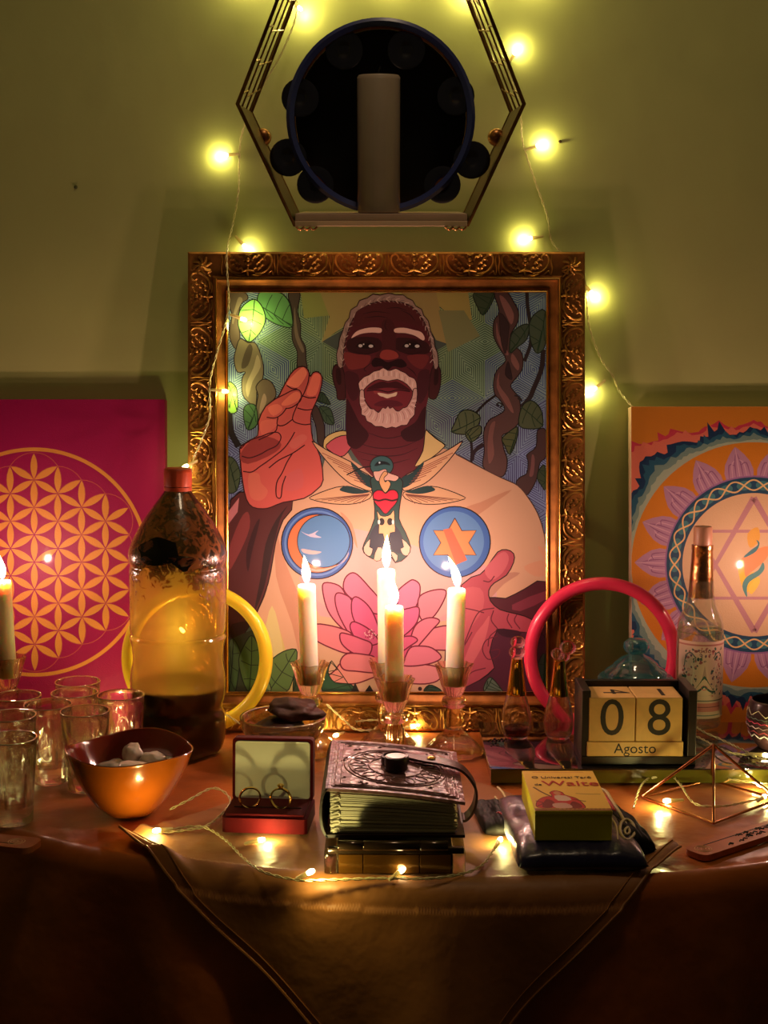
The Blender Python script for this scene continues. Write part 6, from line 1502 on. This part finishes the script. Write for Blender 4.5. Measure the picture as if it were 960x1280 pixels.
string_light('clear fairy light string hanging on the wall to the right of the shelf', [right_path], RBb)
up1 = [wl2(300 + 60 * k, -60 - 30 * (k % 2), .02) for k in range(7)]  # unseen extra string, added for light on the wall from above
string_light('clear fairy light string added unseen above the hexagonal shelf, over the top edge', [up1], [bl(wl(300 + 90 * k, -62, .02), wl(306 + 90 * k, -48, .02), 1.6) for k in range(5)])
zt2 = TZ + .0068
def tz(x, y, h=.0): return on_z(x, y, zt2 + h)
tp = [tz(212, 1012), tz(236, 1000, .006), tz(268, 985, .012), tz(288, 1002, .004), tz(262, 1030), tz(230, 1038), tz(200, 1040), tz(250, 1033), tz(282, 1050), tz(304, 1072), tz(330, 1090), tz(372, 1100), tz(410, 1100), tz(470, 1098), tz(540, 1098), tz(586, 1090), tz(606, 1078), tz(620, 1058)]
tbs = [bl(tz(224, 1035), tz(196, 1038, .003), 1.8), bl(tz(300, 1056), tz(326, 1050), 1.5), bl(tz(372, 1098), tz(388, 1090, .008), 1.8), bl(tz(488, 1099), tz(502, 1088, .003), 1.3), bl(tz(612, 1070), tz(625, 1050, .003), 1.6)]
string_light('clear fairy light string lying on the tan cloth in front of the book', [tp], tbs)
tq = [tz(792, 1010), tz(800, 985, .004), tz(812, 972), tz(830, 962, .003), tz(850, 980), tz(868, 1004), tz(900, 1008), tz(935, 1002), tz(958, 996), tz(980, 985), tz(940, 978), tz(900, 972), tz(870, 968)]
tqb = [bl(tz(806, 975), tz(832, 968, .003), 1.2), bl(tz(858, 1000), tz(834, 1001), 1.3), bl(tz(940, 1006), tz(955, 996), 1.3), bl(tz(975, 990), tz(950, 981), 1.0)]
string_light('clear fairy light string winding under the copper pyramid', [tq], tqb)
zz_ = ZT + .004
def tt_(x, y, h=.0): return on_z(x, y, zz_ + h)
string_light('clear fairy light string on the black tray behind the pyramid', [[tt_(858, 900), tt_(880, 915, .004), tt_(905, 926), tt_(930, 938, .002), tt_(948, 948), tt_(975, 950)], [tt_(852, 912), tt_(880, 925), tt_(910, 940, .004), tt_(946, 945)]], [bl(tt_(935, 942), tt_(957, 944), 1.2)])
# behind the candles and among the glasses
string_light('clear fairy light string behind the candle holders at the foot of the frame', [[tz(408, 880, .03), tz(430, 900, .012), tz(445, 912, .003), tz(470, 912), tz(520, 905), tz(470, 900, .01), tz(420, 905)]], [bl(tz(447, 910), tz(420, 919, .002), 1.3), bl(tz(500, 912), tz(516, 908, .002), .8)])
string_light('clear fairy light string lying between the drinking glasses at the left', [[tz(-30, 930), tz(20, 925), tz(50, 915), tz(80, 930), tz(118, 930), tz(135, 915), tz(150, 905)]], [bl(tz(60, 920), tz(76, 925), 1.0), bl(tz(112, 932), tz(122, 922), 1.0), bl(tz(20, 945), tz(34, 952), .9), bl(tz(142, 908), tz(150, 902), .8)])

# ================================================================== added fill lamp, unseen, brightening the wall and table from above
pn = thing('fill_lamp', 'added fill lamp, an unseen dim globe hanging high above the table', 'lamp', (0.1, 1.02, 2.35))
B().ball((0, 0, 0), .12, 28, 18).build('globe', emitter('fill_globe', (1, .72, .42), .5, .5), pn, True)
B().lathe([(.03, .11), (.035, .118), (.035, .15), (.012, .16), (1e-6, .16)], 24).build('cap', M_brass, pn, True)
B().tube([(0, 0, .15), (0, 0, .45)], .003, 8).build('cord', M_black, pn, True)
lamp('fill_light', (0, 0, -.0), FILL_W, (1, .74, .46), .10, pn)
tag(B().box(-2.2, 2.2, -1.6, WALL_Y, 2.7, 2.8).build('ceiling', mat('dull_ceiling', rgb(150, 145, 120), .8)), kind='structure')
